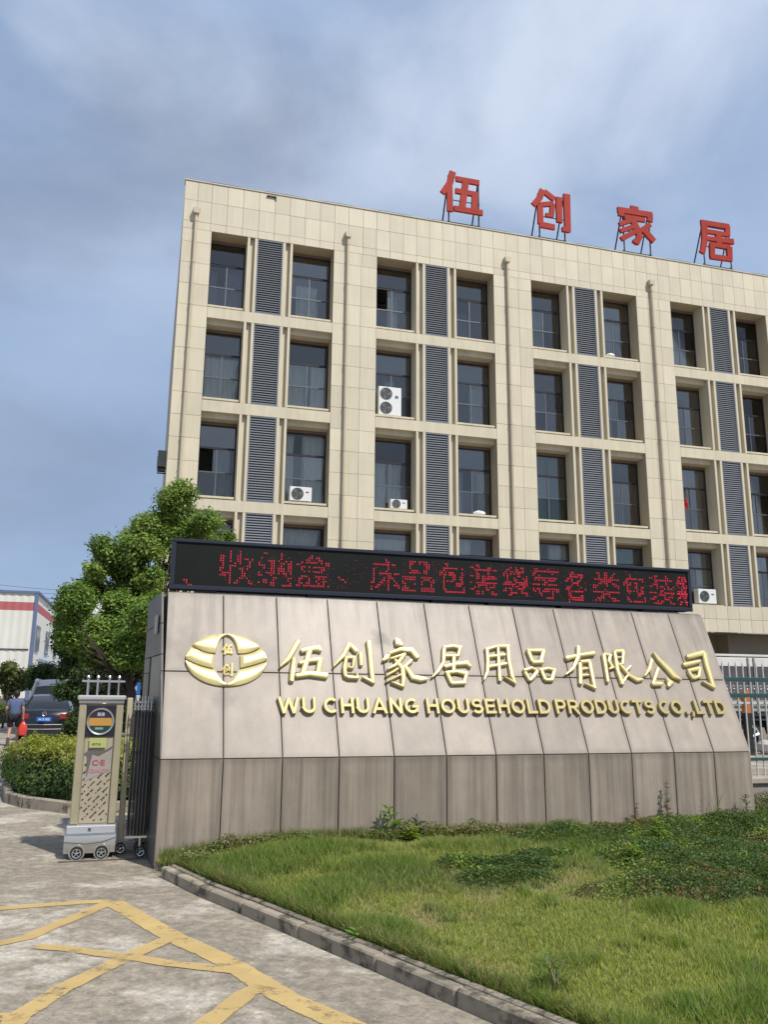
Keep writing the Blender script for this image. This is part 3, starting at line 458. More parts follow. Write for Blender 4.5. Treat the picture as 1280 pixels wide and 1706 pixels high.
# ---- air conditioners
def ac_unit(label,u,z,w=.80,h=.54,fans=1,d=.24,small=False,parent_loc=None,rz=BYAW):
    loc=parent_loc or bpt(u,d,z)
    t=thing('air_conditioner',label,'air conditioner',loc,rz,'air conditioner units outside the windows')
    MB().cbox(-w/2,w/2,0,.29,.045,h,.014).build('casing',ACW,t)
    for a_ in (-w*.36,w*.28): MB().box(a_,a_+w*.08,.02,.27,0,.045).build('foot',BLK,t)
    r=min(.205,h*.40/ (1 if fans==1 else 1.05)) if fans==1 else h*.20
    for i in range(fans):
        cz=.045+(h-.045)*((i+.5)/fans); cx=-w*.5+r+.06
        fb_=MB(); fb_.lathe([(0,-.003),(r,-.003),(r,.02)],(cx,0,cz),'y',24); f=fb_.build('fan_opening',BLK,t)
        g=MB()
        for q in (.25,.45,.65,.85,1.0): g.lathe([(r*q-.005,-.014),(r*q+.005,-.014),(r*q+.005,-.006),(r*q-.005,-.006),(r*q-.005,-.014)],(cx,0,cz),'y',24)
        for a in range(6): g.tube([(cx,-.010,cz),(cx+r*math.cos(a*math.pi/3+.3),-.010,cz+r*math.sin(a*math.pi/3+.3))],.005,4)
        g.build('fan_grille',mat('grey_wire',(.22,.22,.22),.5,metal=.4),t)
        b=MB()
        for a in range(3):
            A=a*2.094; b.add([(cx+.02*math.cos(A),-.004,cz+.02*math.sin(A)),(cx+r*.9*math.cos(A-.2),-.0042,cz+r*.9*math.sin(A-.2)),(cx+r*.9*math.cos(A+.5),-.005,cz+r*.9*math.sin(A+.5))],[(0,1,2)])
        b.build('fan_blade',mat('pale_fan',(.16,.16,.16),.5),t)
    MB().box(w*.22,w*.36,-.003,.0,h*.62,h*.72).build('maker_badge',mat('red_badge',(.45,.03,.03),.4) if label.find('red badge')>0 else mat('grey_badge',(.12,.12,.13),.4),t)
    return t
ac_unit('tall white two-fan air conditioner on a second-row window sill above the middle of the screen',6.79,11.475,.86,1.12,2,.18)
ac_unit('white single-fan air conditioner with a red badge on a sill, leftmost one in front',3.62,8.055,.76,.54,1,.10)
ac_unit('small low white air conditioner half sunk behind a sill, white curtains gathered above',7.16,8.055,.62,.38,1,.22)
ac_unit('white air conditioner resting on the lowest ledge just right of the screen end',19.55,5.155,.80,.60,1,.12)
c_,s_=math.cos(BYAW),math.sin(BYAW)
a5=ac_unit('grey weathered air conditioner bracketed to the left side wall of the building',0,0,.80,.62,1,0,parent_loc=bpt(-1.175,2.2,9.35),rz=BYAW-math.pi/2)
for ch_ in a5.children:
    if ch_.name.startswith('casing'): ch_.data=ch_.data.copy(); ch_.data.materials.clear(); ch_.data.materials.append(mat('grey_ac_casing',(.20,.22,.21),.6,var=.15))
for a_ in (-.34,.31): MB().box(a_,a_+.03,.0,.38,-.05,-.01).box(a_,a_+.03,.34,.37,-.30,-.051).build('bracket',BLK,a5)
mb=MB(); mb.box(-.15,.14,0,.12,0,.40); 
def blob(name,label,cat,loc,rx,ry,rz,m,seed=1,n=10):
    r=random.Random(seed); mb=MB(); prof=[]
    k=0; rings=7
    for i in range(1,rings):
        a=math.pi*i/rings
        for j in range(n):
            b=2*math.pi*j/n; q=1+r.uniform(-.22,.22); mb.v.append((rx*math.sin(a)*math.cos(b)*q,ry*math.sin(a)*math.sin(b)*q,rz*(1-math.cos(a))*(1+r.uniform(-.05,.05))))
    for i in range(rings-2):
        for j in range(n): mb.f.append((i*n+j,i*n+(j+1)%n,(i+1)*n+(j+1)%n,(i+1)*n+j))
    mb.f.append(tuple(range(n))[::-1]); mb.f.append(tuple((rings-2)*n+j for j in range(n)))
    o=mb.build(name,m,None,loc); return tag(o,label,cat)
blob('white_bag','crumpled white bag left on a top-row window sill near the third downpipe','bag',bpt(15.93,.22,14.85),.17,.12,.10,ACW,3)
blob('white_bundle','pale folded bundle on the sill inside the window with a hanging poster','bundle',bpt(10.22,.30,8.05),.22,.12,.10,ACW,5)
cl_=MB(); r=random.Random(4); n=7
for j in range(6):
    for i in range(n): cl_.v.append(((-.13+.26*i/(n-1))*(1-.25*abs(j-2)/3)+r.uniform(-.02,.02),.05*math.sin(i*1.7+j)+r.uniform(-.01,.01),.42*j/5-.0))
for j in range(5):
    for i in range(n-1): cl_.f.append((j*n+i,j*n+i+1,(j+1)*n+i+1,(j+1)*n+i))
rc=cl_.build('red_cloth',mat('red_cloth',(.55,.02,.02),.8,var=.2),None,bpt(19.10,.50,8.98),smooth=True); rc.rotation_euler=(0,0,BYAW)
tag(rc,'small bright red cloth hung out of a third-row window at the right','cloth')
# ------------------------------------------------------------------ sign wall
ZK,ZM,ZT,SB,LEN=1.012,1.882,2.752,.4213,7.03
SL=math.sqrt(1+SB*SB)
def dd(z): return max(0.0,z-ZK)*SB
sw=thing('sign_wall','long granite-clad company sign wall with sloping face, gold emblem and gold lettering','sign wall',WO,WYAW)
def gran(name,col,dirty,drip=.10):
    m=mat(name,col,.42,var=.06,vs=1.6,bump=.04,bs=220,rand=.085,streak=dirty,ss=(6,6,.55),spec=.35)
    t=m.node_tree; n=t.nodes.new; l=t.links.new; b=t.nodes['Principled BSDF']; src=b.inputs['Base Color'].links[0].from_socket
    tc_=n('ShaderNodeTexCoord'); cur=src
    ns=n('ShaderNodeTexNoise'); ns.inputs['Scale'].default_value=260; ns.inputs['Detail'].default_value=2; l(tc_.outputs['Object'],ns.inputs['Vector'])
    mr=n('ShaderNodeMapRange'); mr.inputs['From Min'].default_value=.3; mr.inputs['From Max'].default_value=.7; mr.inputs['To Min'].default_value=.86; mr.inputs['To Max'].default_value=1.12
    l(ns.outputs['Fac'],mr.inputs['Value']); v=n('ShaderNodeVectorMath'); v.operation='SCALE'; l(cur,v.inputs[0]); l(mr.outputs[0],v.inputs['Scale']); cur=v.outputs[0]
    # pale lime runs and soot smudges, each with a place of its own (wall coordinates)
    spots=[((.18,.35,2.22),.34,.72),((1.02,.4,2.12),.24,.78),((2.43,.48,2.30),.16,.55),((.62,.28,1.60),.16,.8)]
    for (p,r_,k) in spots:
        sb_=n('ShaderNodeVectorMath'); sb_.operation='DISTANCE'; l(tc_.outputs['Object'],sb_.inputs[0]); sb_.inputs[1].default_value=p
        n2=n('ShaderNodeTexNoise'); n2.inputs['Scale'].default_value=7; n2.inputs['Detail'].default_value=6; l(tc_.outputs['Object'],n2.inputs['Vector'])
        ad=n('ShaderNodeMath'); ad.operation='MULTIPLY_ADD'; ad.inputs[1].default_value=.26; l(n2.outputs['Fac'],ad.inputs[0]); l(sb_.outputs['Value'],ad.inputs[2])
        m2=n('ShaderNodeMapRange'); m2.interpolation_type='SMOOTHSTEP'; m2.inputs['From Min'].default_value=r_*.35+.13; m2.inputs['From Max'].default_value=r_+.13; m2.inputs['To Min'].default_value=k; m2.inputs['To Max'].default_value=1.0
        l(ad.outputs[0],m2.inputs['Value']); v=n('ShaderNodeVectorMath'); v.operation='SCALE'; l(cur,v.inputs[0]); l(m2.outputs[0],v.inputs['Scale']); cur=v.outputs[0]
    if dirty<.2:      # soot runs from the top edge, fading downwards
        sz_=n('ShaderNodeSeparateXYZ'); l(tc_.outputs['Object'],sz_.inputs[0]); mp=n('ShaderNodeMapping'); mp.inputs['Scale'].default_value=(7,1,.35); nq=n('ShaderNodeTexNoise'); nq.inputs['Scale'].default_value=1.0; nq.inputs['Detail'].default_value=8; nq.inputs['Roughness'].default_value=.65
        l(tc_.outputs['Object'],mp.inputs[0]); l(mp.outputs[0],nq.inputs['Vector']); ma_=n('ShaderNodeMath'); ma_.operation='MULTIPLY_ADD'; ma_.inputs[1].default_value=.30; l(sz_.outputs[2],ma_.inputs[0]); l(nq.outputs['Fac'],ma_.inputs[2])
        mq=n('ShaderNodeMapRange'); mq.interpolation_type='SMOOTHSTEP'; mq.inputs['From Min'].default_value=1.20; mq.inputs['From Max'].default_value=1.44; mq.inputs['To Min'].default_value=1.0; mq.inputs['To Max'].default_value=.72; l(ma_.outputs[0],mq.inputs['Value']); v=n('ShaderNodeVectorMath'); v.operation='SCALE'; l(cur,v.inputs[0]); l(mq.outputs[0],v.inputs['Scale']); cur=v.outputs[0]
    if dirty>.2:      # dark rain streaks running down the plinth
        mp=n('ShaderNodeMapping'); mp.inputs['Scale'].default_value=(16,16,.5); n3=n('ShaderNodeTexNoise'); n3.inputs['Scale'].default_value=1.0; n3.inputs['Detail'].default_value=7; n3.inputs['Roughness'].default_value=.6
        l(tc_.outputs['Object'],mp.inputs[0]); l(mp.outputs[0],n3.inputs['Vector']); m3=n('ShaderNodeMapRange'); m3.inputs['From Min'].default_value=.42; m3.inputs['From Max'].default_value=.68; m3.inputs['To Min'].default_value=1.0; m3.inputs['To Max'].default_value=.70
        l(n3.outputs['Fac'],m3.inputs['Value']); v=n('ShaderNodeVectorMath'); v.operation='SCALE'; l(cur,v.inputs[0]); l(m3.outputs[0],v.inputs['Scale']); cur=v.outputs[0]
    # grime gathered along the joints and a blotchy tone within each slab
    sx=n('ShaderNodeSeparateXYZ'); l(tc_.outputs['Generated'],sx.inputs[0])
    def edge_(o_):
        a_=n('ShaderNodeMath'); a_.operation='SUBTRACT'; a_.inputs[1].default_value=.5; l(o_,a_.inputs[0]); b2=n('ShaderNodeMath'); b2.operation='ABSOLUTE'; l(a_.outputs[0],b2.inputs[0]); return b2.outputs[0]
    mx_=n('ShaderNodeMath'); mx_.operation='MAXIMUM'; l(edge_(sx.outputs[0]),mx_.inputs[0]); l(edge_(sx.outputs[2]),mx_.inputs[1])
    n5=n('ShaderNodeTexNoise'); n5.inputs['Scale'].default_value=4.5; n5.inputs['Detail'].default_value=8; n5.inputs['Roughness'].default_value=.65; l(tc_.outputs['Object'],n5.inputs['Vector'])
    a2=n('ShaderNodeMath'); a2.operation='MULTIPLY_ADD'; a2.inputs[1].default_value=.12; l(n5.outputs['Fac'],a2.inputs[0]); l(mx_.outputs[0],a2.inputs[2])
    m6=n('ShaderNodeMapRange'); m6.inputs['From Min'].default_value=.48; m6.inputs['From Max'].default_value=.57; m6.inputs['To Min'].default_value=1.0; m6.inputs['To Max'].default_value=.74; l(a2.outputs[0],m6.inputs['Value'])
    v=n('ShaderNodeVectorMath'); v.operation='SCALE'; l(cur,v.inputs[0]); l(m6.outputs[0],v.inputs['Scale']); cur=v.outputs[0]
    m7=n('ShaderNodeMapRange'); m7.inputs['From Min'].default_value=.35; m7.inputs['From Max'].default_value=.65; m7.inputs['To Min'].default_value=.94; m7.inputs['To Max'].default_value=1.05; l(n5.outputs['Fac'],m7.inputs['Value'])
    v=n('ShaderNodeVectorMath'); v.operation='SCALE'; l(cur,v.inputs[0]); l(m7.outputs[0],v.inputs['Scale']); cur=v.outputs[0]
    # narrow drip marks below the lettering
    mp=n('ShaderNodeMapping'); mp.inputs['Scale'].default_value=(11,2,.9); n8=n('ShaderNodeTexNoise'); n8.inputs['Scale'].default_value=1.0; n8.inputs['Detail'].default_value=6; n8.inputs['Roughness'].default_value=.7; n8.inputs['Distortion'].default_value=.3
    l(tc_.outputs['Object'],mp.inputs[0]); l(mp.outputs[0],n8.inputs['Vector']); m8=n('ShaderNodeMapRange'); m8.inputs['From Min'].default_value=.58; m8.inputs['From Max'].default_value=.72; m8.inputs['To Min'].default_value=1.0; m8.inputs['To Max'].default_value=1.0+drip
    l(n8.outputs['Fac'],m8.inputs['Value']); v=n('ShaderNodeVectorMath'); v.operation='SCALE'; l(cur,v.inputs[0]); l(m8.outputs[0],v.inputs['Scale']); cur=v.outputs[0]
    l(cur,b.inputs['Base Color']); return m
GRU=gran('pale_granite',(.375,.318,.265),.16); GRL=gran('weathered_granite',(.34,.285,.23),.26); GRS=gran('grey_polished_granite',(.115,.105,.095),.24)
sj=[0,.615,1.22,1.823,2.43,3.03,3.62,4.212,4.785,5.355,5.935,6.50,LEN]
DB=1.95
def side_s(d): return -.085*d
# core
c_=MB(); g=.018
c_.add([(.01,g,0),(LEN-.01,g,0),(.01,g,ZK),(LEN-.01,g,ZK),(.01,dd(ZT)+g,ZT-.02),(LEN-.01,dd(ZT)+g,ZT-.02),(side_s(DB)+.02,DB-.02,ZT-.02),(LEN-.01,DB-.02,ZT-.02),(side_s(DB)+.02,DB-.02,0),(LEN-.01,DB-.02,0)],
 [(0,1,3,2),(2,3,5,4),(4,5,7,6),(6,7,9,8),(1,9,7,5,3),(0,2,4,6,8)])
c_.build('wall_core',mat('grout_grey',(.13,.12,.11),.9),sw)
gp=.0055
for i in range(12):
    a,b=sj[i]+gp,sj[i+1]-gp
    MB().cbox(a,b,random.uniform(-.001,.001),.03,-.02,ZK-gp,.0025).build('plinth_panel',GRL,sw)
    for (z0,z1) in ((ZK+gp,ZM-gp),(ZM+gp,ZT)):
        mb=MB(); t0,t1=(z0-ZK)*SL,(z1-ZK)*SL; mb.cbox(a,b,random.uniform(-.001,.001),.028,t0,t1,.0025)
        ca,sa=1/SL,SB/SL
        mb.v=[(x,y*ca+z*sa,ZK+z*ca-y*sa) for x,y,z in mb.v]
        mb.build('panel',GRU,sw)
# coping slabs, left return and back
for i in range(6):
    a=LEN*i/6; b=LEN*(i+1)/6
    MB().cbox(a+.002,b-.002,dd(ZT)+.03,DB,ZT-.018,ZT+.012,.003).build('coping_slab',GRU,sw)
prof=[(0,0),(0,ZK),(dd(ZT),ZT),(DB,ZT),(DB,0)]
def sidepanel(poly,name='side_panel',th=.02,m=GRS,par=sw):
    n=len(poly); mb=MB(); mb.add([(side_s(d)-.002,d,z) for d,z in poly]+[(side_s(d)+th,d,z) for d,z in poly],[tuple(range(n)),tuple(range(n,2*n))[::-1]]+[(i,n+i,n+(i+1)%n,(i+1)%n) for i in range(n)]); return mb.build(name,m,par)
e=.004
DO0,DO1,DOZ=.50,1.42,2.06
sidepanel([(.003,0),(.003,ZK-e),(DO0-e,ZK-e),(DO0-e,0)]); sidepanel([(.003,ZK+e),(dd(ZM)+.003,ZM-e),(DO0-e,ZM-e),(DO0-e,ZK+e)])
sidepanel([(dd(ZM)+.003,ZM+e),(dd(DOZ)+.003,DOZ-e),(DO0-e,DOZ-e),(DO0-e,ZM+e)])
sidepanel([(dd(DOZ)+.003,DOZ+e),(dd(2.4)+.003,2.40-e),(1.0-e,2.40-e),(1.0-e,DOZ+e)]); sidepanel([(1.0+e,DOZ+e),(1.0+e,2.40-e),(DB,2.40-e),(DB,DOZ+e)])
sidepanel([(dd(2.4)+.003,2.40+e),(dd(ZT)+.003,ZT),(1.2-e,ZT),(1.2-e,2.40+e)]); sidepanel([(1.2+e,2.4+e),(1.2+e,ZT),(DB,ZT),(DB,2.4+e)])
sidepanel([(DO1+e,0),(DO1+e,ZM-e),(DB,ZM-e),(DB,0)]); sidepanel([(DO1+e,ZM+e),(DO1+e,DOZ-e),(DB,DOZ-e),(DB,ZM+e)])
dr=sidepanel([(DO0,0),(DO0,DOZ-e),(DO1,DOZ-e),(DO1,0)],'side_door',.012,mat('dark_green_door',(.05,.06,.055),.35,var=.15))
dr.location=(.012,0,0)
MB().box(side_s(.9)-.03,side_s(.9)-.004,.78,1.02,2.30,2.50).build('side_lamp',mat('dull_lamp_cover',(.55,.55,.50),.5),sw)
MB().cbox(.02,LEN-.02,DB+.002,DB+.03,-.02,ZT,.003).build('back_panel',GRU,sw)
MB().add([(LEN+.002,.003,0),(LEN+.002,.003,ZK),(LEN+.002,dd(ZT)+.003,ZT),(LEN+.002,DB,ZT),(LEN+.002,DB,0),(LEN-.02,.003,0),(LEN-.02,.003,ZK),(LEN-.02,dd(ZT)+.003,ZT),(LEN-.02,DB,ZT),(LEN-.02,DB,0)],[(0,1,2,3,4),(5,9,8,7,6)]+[(i,5+i,5+(i+1)%5,(i+1)%5) for i in range(5)]).build('right_return',GRU,sw)
# carved gold characters: local plane (s, t) with height out of the slope
def tilt(v): return [(x, -y/SL + t*SB/SL, ZK + t/SL + y*SB/SL) for x,y,t in v]      # y = height above the face
def gold_char(strokes, name='gold_character', hb=.012, side=.040, ridge=.050, xf=lambda a,b:(a,b), ws=1.0, par=sw, m=GOLD):
    mb=MB()
    for si,s in enumerate(strokes):
        pts=[(*xf(a,b),w*ws) for a,b,w in s]; P,Lf,Rt=stroke_outline([(a_,b_,w_*1.08) for a_,b_,w_ in pts]); n=len(P)
        d0=(P[0]-P[1]).normalized(); d1=(P[-1]-P[-2]).normalized()
        e0=P[0]+d0*pts[0][2]*.22; e1=P[-1]+d1*pts[-1][2]*.28
        ks=side-.0006*si
        ol=[e0]+Lf+[e1]+Rt[::-1]; N_=len(ol)
        cl0=[P[0]]+P+[P[-1]]+P[::-1]; il=[q+(c-q)*.42 for q,c in zip(ol,cl0)]
        zr=ks+(ridge-side)
        vs=[(q.x,-hb,q.y) for q in ol]+[(q.x,ks,q.y) for q in ol]+[(q.x,zr,q.y) for q in il]+[(q.x,zr+.002,q.y) for q in P]
        fs=[(i,(i+1)%N_,N_+(i+1)%N_,N_+i) for i in range(N_)]+[(N_+i,N_+(i+1)%N_,2*N_+(i+1)%N_,2*N_+i) for i in range(N_)]
        b=3*N_; I=2*N_
        for i in range(n-1): fs.append((I+1+i,I+2+i,b+i+1,b+i))
        for i in range(n-1): fs.append((I+N_-1-i,b+i,b+i+1,I+N_-2-i))
        fs+=[(I,I+1,b),(I,b,I+N_-1),(I+n,I+n+1,b+n-1),(I+n+1,I+n+2,b+n-1)]
        mb.add(vs,fs)
    mb.v=tilt(mb.v); return mb.build(name,m,par)
for ch,st in DATA['gold'].items(): gold_char(st)
# small pair of characters inside the emblem
def inset(src,cx,cy,w,h):
    st=DATA['gold'][src]; xs=[p[0] for s in st for p in s]; ys=[p[1] for s in st for p in s]
    x0,x1,y0,y1=min(xs),max(xs),min(ys),max(ys)
    return gold_char(st,'emblem_character',.006,.012,.020,lambda a,b:(cx+((a-x0)/(x1-x0)-.5)*w, cy+((b-y0)/(y1-y0)-.5)*h),.50)
inset('伍',.655,1.205,.112,.130); inset('创',.645,.965,.118,.150)
# emblem bands
EC=(.6475,1.080); EA,EB=.4365,.306; IC=(.650,1.088); IA,IB=.122,.276
def et(x): return EC[1]+EB*math.sqrt(max(0,1-((x-EC[0])/EA)**2))
def eb(x): return EC[1]-EB*math.sqrt(max(0,1-((x-EC[0])/EA)**2))
def inn(x): q=1-((x-IC[0])/IA)**2; return IB*math.sqrt(q) if q>0 else None
def arc(p,x):
    (x0,y0),(x1,y1),(x2,y2)=p; return y0*(x-x1)*(x-x2)/((x0-x1)*(x0-x2))+y1*(x-x0)*(x-x2)/((x1-x0)*(x1-x2))+y2*(x-x0)*(x-x1)/((x2-x0)*(x2-x1))
AUL=[(.245,1.255),(.379,1.176),(.523,1.146)]; AUR=[(.777,1.147),(.909,1.168),(1.05,1.245)]
ALL=[(.212,1.076),(.367,1.004),(.523,.968)]; ALR=[(.777,.972),(.945,1.019),(1.086,1.074)]
gpp=.010
def band(side,k):
    up=AUL if side<0 else AUR; lo=ALL if side<0 else ALR; n=26; cols=[]
    xa,xb=(EC[0]-EA+.002,IC[0]-.004) if side<0 else (IC[0]+.004,EC[0]+EA-.002)
    for i in range(n+1):
        x=xa+(xb-xa)*(.5-.5*math.cos(math.pi*i/n)); T,B_=et(x),eb(x); q=inn(x)
        a,b=arc(up,x),arc(lo,x)
        if k==0: z0,z1=max(a+gpp,B_),T
        elif k==1: z0,z1=max(b+gpp,B_),min(a-gpp,T)
        else: z0,z1=B_,min(b-gpp,T)
        if q is not None:
            if k==0: z0=max(z0,IC[1]+q+.002)
            elif k==2: z1=min(z1,IC[1]-q-.002)
            else:
                continue
        if z1-z0>.003: cols.append((x,z0,z1))
    if k==1:  # clip by inner ellipse: columns right up to it
        pass
    mb=MB(); m_=7; 
    for ci,(x,z0,z1) in enumerate(cols):
        for j in range(m_):
            v=j/(m_-1); ex=min(1,ci,len(cols)-1-ci)
            p=(max(0,math.sin(math.pi*v))**.3)*max(0,ex); mb.v.append((x,.020+.016*p,z0+(z1-z0)*v))
    C_=len(cols)
    for i in range(C_-1):
        for j in range(m_-1): mb.f.append((i*m_+j,(i+1)*m_+j,(i+1)*m_+j+1,i*m_+j+1))
    rim=[i*m_ for i in range(C_)]+[(C_-1)*m_+j for j in range(1,m_)]+[i*m_+m_-1 for i in range(C_-2,-1,-1)]+[j for j in range(m_-2,0,-1)]
    k0=len(mb.v); 
    for r_ in rim: x,_,z=mb.v[r_]; mb.v.append((x,-.012,z))
    for i in range(len(rim)): mb.f.append((rim[i],rim[(i+1)%len(rim)],k0+(i+1)%len(rim),k0+i))
    mb.v=tilt(mb.v); mb.build('emblem_band',GOLD,sw,smooth=True)
for sd_ in (-1,1):
    for k in (0,1,2): band(sd_,k)
# latin lettering
def text_mesh(body,size=1.0,bold=.0,ext=.0,bev=0.0):
    cu=bpy.data.curves.new('t','FONT'); cu.body=body; cu.size=size; cu.offset=bold; cu.extrude=ext; cu.bevel_depth=bev; cu.bevel_resolution=1; cu.resolution_u=6
    o=bpy.data.objects.new('t',cu); COL.objects.link(o); dg=bpy.context.evaluated_depsgraph_get(); dg.update()
    me=bpy.data.meshes.new_from_object(o.evaluated_get(dg)); bpy.data.objects.remove(o); bpy.data.curves.remove(cu)
    v=np.zeros(len(me.vertices)*3); me.vertices.foreach_get('co',v); return me,v.reshape(-1,3)
T0,CAP=.466,.180
def ar_(cx,cy,rx,ry,a0,a1,n=10): return [(cx+rx*math.cos(math.radians(a0+(a1-a0)*i/n)),cy+ry*math.sin(math.radians(a0+(a1-a0)*i/n))) for i in range(n+1)]
LT={'W':(1.25,[[(.10,1),(.35,.0)],[(.35,0),(.625,.95)],[(.625,.95),(.90,0)],[(.90,0),(1.15,1)]]),
'U':(.82,[[(.11,1),(.11,.40)]+ar_(.41,.40,.30,.30,180,360)+[(.71,1)]]),
'C':(.88,[ar_(.46,.5,.35,.40,48,312,16)]),'H':(.82,[[(.11,0),(.11,1)],[(.71,0),(.71,1)],[(.12,.52),(.70,.52)]]),
'A':(.94,[[(.09,0),(.47,1)],[(.47,1),(.85,0)],[(.24,.30),(.70,.30)]]),'N':(.82,[[(.11,0),(.11,1)],[(.13,.93),(.69,.07)],[(.71,0),(.71,1)]]),
'G':(.94,[ar_(.47,.5,.36,.40,52,330,16)+[(.80,.20),(.80,.46)],[(.48,.46),(.89,.46)]]),'O':(.96,[ar_(.48,.5,.37,.40,90,450,24)]),
'S':(.80,[ar_(.40,.70,.27,.21,25,250,9)+ar_(.41,.31,.28,.22,75,-155,10)]),'E':(.74,[[(.11,0),(.11,1)],[(.12,.90),(.70,.90)],[(.12,.51),(.66,.51)],[(.12,.10),(.72,.10)]]),
'L':(.70,[[(.11,0),(.11,1)],[(.12,.10),(.68,.10)]]),'D':(.88,[[(.11,0),(.11,1)],[(.12,.90),(.38,.90)]+ar_(.40,.5,.36,.40,88,-88,10)+[(.38,.10),(.12,.10)]]),
'P':(.80,[[(.11,0),(.11,1)],[(.12,.90),(.44,.90)]+ar_(.46,.67,.23,.23,80,-80,8)+[(.44,.44),(.12,.44)]]),
'R':(.88,[[(.11,0),(.11,1)],[(.12,.90),(.46,.90)]+ar_(.48,.68,.23,.22,80,-80,8)+[(.46,.46),(.12,.46)],[(.44,.45),(.75,.0)]]),
'T':(.80,[[(.40,0),(.40,.92)],[(.02,.90),(.78,.90)]]),'.':(.34,[[(.17,0),(.17,.20)]]),',':(.34,[[(.18,.19),(.18,.05),(.10,-.18)]])}
for wd,(s0,s1) in DATA['words'].items():
    tot=sum(LT[c][0] for c in wd)+.10*(len(wd)-1); k=(s1-s0)/tot; x=s0
    for ch in wd:
        w,sts=LT[ch]; mb=MB()
        for si,st in enumerate(sts):
            tw=.21 if ch not in '.,' else (.22 if ch=='.' else .17)
            P,Lf,Rt=stroke_outline([(x+a*k,T0+b*CAP,tw*CAP) for a,b in st]); n=len(P); y=.048-.0011*si
            if st[0]==st[-1] or (Vector(st[0])-Vector(st[-1])).length<1e-6:
                Lf[0]=Lf[-1]=(Lf[0]+Lf[-1])/2; Rt[0]=Rt[-1]=(Rt[0]+Rt[-1])/2
            c_=.004
            rows=[[(q.x,-.01,q.y) for q in Lf],[(q.x,y-c_,q.y) for q in Lf],[(q.x+(p.x-q.x)*.22,y,q.y+(p.y-q.y)*.22) for q,p in zip(Lf,P)],[(q.x+(p.x-q.x)*.22,y,q.y+(p.y-q.y)*.22) for q,p in zip(Rt,P)],[(q.x,y-c_,q.y) for q in Rt],[(q.x,-.01,q.y) for q in Rt]]
            vs=[v for r_ in rows for v in r_]
            fs=[(r_*n+i,r_*n+i+1,(r_+1)*n+i+1,(r_+1)*n+i) for r_ in range(5) for i in range(n-1)]
            fs+=[tuple(r_*n for r_ in range(6)),tuple(r_*n+n-1 for r_ in range(5,-1,-1))]
            mb.add(vs,fs)
        mb.v=tilt(mb.v); mb.build('letter',GOLD2,sw); x+=(w+.10)*k
def text_mesh(body,size=1.0,bold=.0,ext=.0,bev=0.0):
    cu=bpy.data.curves.new('t','FONT'); cu.body=body; cu.size=size; cu.offset=bold; cu.extrude=ext; cu.bevel_depth=bev; cu.bevel_resolution=1; cu.resolution_u=6
    o=bpy.data.objects.new('t',cu); COL.objects.link(o); dg=bpy.context.evaluated_depsgraph_get(); dg.update()
    me=bpy.data.meshes.new_from_object(o.evaluated_get(dg)); bpy.data.objects.remove(o); bpy.data.curves.remove(cu)
    v=np.zeros(len(me.vertices)*3); me.vertices.foreach_get('co',v); return me,v.reshape(-1,3)
# ------------------------------------------------------------------ LED screen on the wall
led=thing('led_screen','long black dot-matrix display with scrolling red characters standing on top of the sign wall','display',wpt(0,0,0),WYAW)
X0,X1,Z0,Z1,DF=.02,6.91,2.80,3.365,.75
MB().cbox(X0,X1,DF+.02,DF+.20,Z0,Z1,.006).build('cabinet',mat('black_cabinet',(.010,.011,.015),.6),led)
fr=MB(); b_=.045
MB().box(X0+b_,X1-b_,DF+.008,DF+.019,Z0+b_,Z1-.035).build('screen_face',mat('dark_screen',(.008,.010,.009),.6,spec=.2,var=.3,vs=2),led)
fr.cbox(X0-.004,X1+.004,DF-.012,DF+.03,Z0-.006,Z0+b_-.001,.006); fr.cbox(X0-.004,X1+.004,DF-.012,DF+.03,Z1-.034,Z1+.006,.006)
fr.cbox(X0-.004,X0+b_-.001,DF-.010,DF+.03,Z0+b_,Z1-.036,.004); fr.cbox(X1-b_+.001,X1+.004,DF-.010,DF+.03,Z0+b_,Z1-.036,.004)
fr.build('frame',mat('blue_grey_frame',(.026,.030,.048),.45,metal=.4),led)
LEDM=mat('red_led',(.20,.01,.02),.5,emit=((1.0,.015,.06),.50)); LEDD=mat('dim_red_led',(.14,.01,.015),.5,emit=((.8,.01,.05),.22))
for ci,(ch,s0,s1,z0,z1) in enumerate(DATA['led']):
    rows=DATA['glyph'][ch]; mb=MB(); z1_=min(z1,3.285); cw=(s1-s0)/14.0 if ch!='、' else .027; chh=(z1_-z0)/14.2
    r=random.Random(ci+5)
    for j,hx in enumerate(rows):
        v=hx
        for i in range(16):
            if v>>(15-i)&1 and r.random()>.22:
                if ch=='、': x=s0+(i)*.027; z=z0+.02+(15-j)*.027
                else: x=s0+(i-1)*cw; z=z0+(15-j-.8)*chh
                if x>X1-b_-.01: continue
                w=.0075; mb.box(x-w*.8,x+w*.8,DF+.003,DF+.0078,z-w*(1.35 if r.random()>.35 else .7),z+w*1.2)
    if mb.v: mb.build('led_character',LEDM,led)
# unlit speckle rows
mb=MB(); r=random.Random(3)
for i in range(330):
    x=r.uniform(.6,6.8); z=r.uniform(2.87,3.29); mb.box(x-.004,x+.004,DF+.0032,DF+.0078,z-.004,z+.004)
o=mb.build('faint_led',LEDD,led); o['kind']='stuff'
br=MB()
for s in (.42,1.72,3.28,4.03,5.05,6.27): MB().box(s-.12,s+.12,DF+.02,DF+.17,ZT+.013,Z0).build('foot',BLK,led)
tb=MB(); tb.tube([(.5,DF+.23,2.775),(6.86,DF+.23,2.775)],.022,8); tb.box(.4,6.9,DF+.26,DF+.27,2.765,2.84); tb.build('cable_tray',mat('off_white_duct',(.55,.54,.48),.6,var=.1),led)
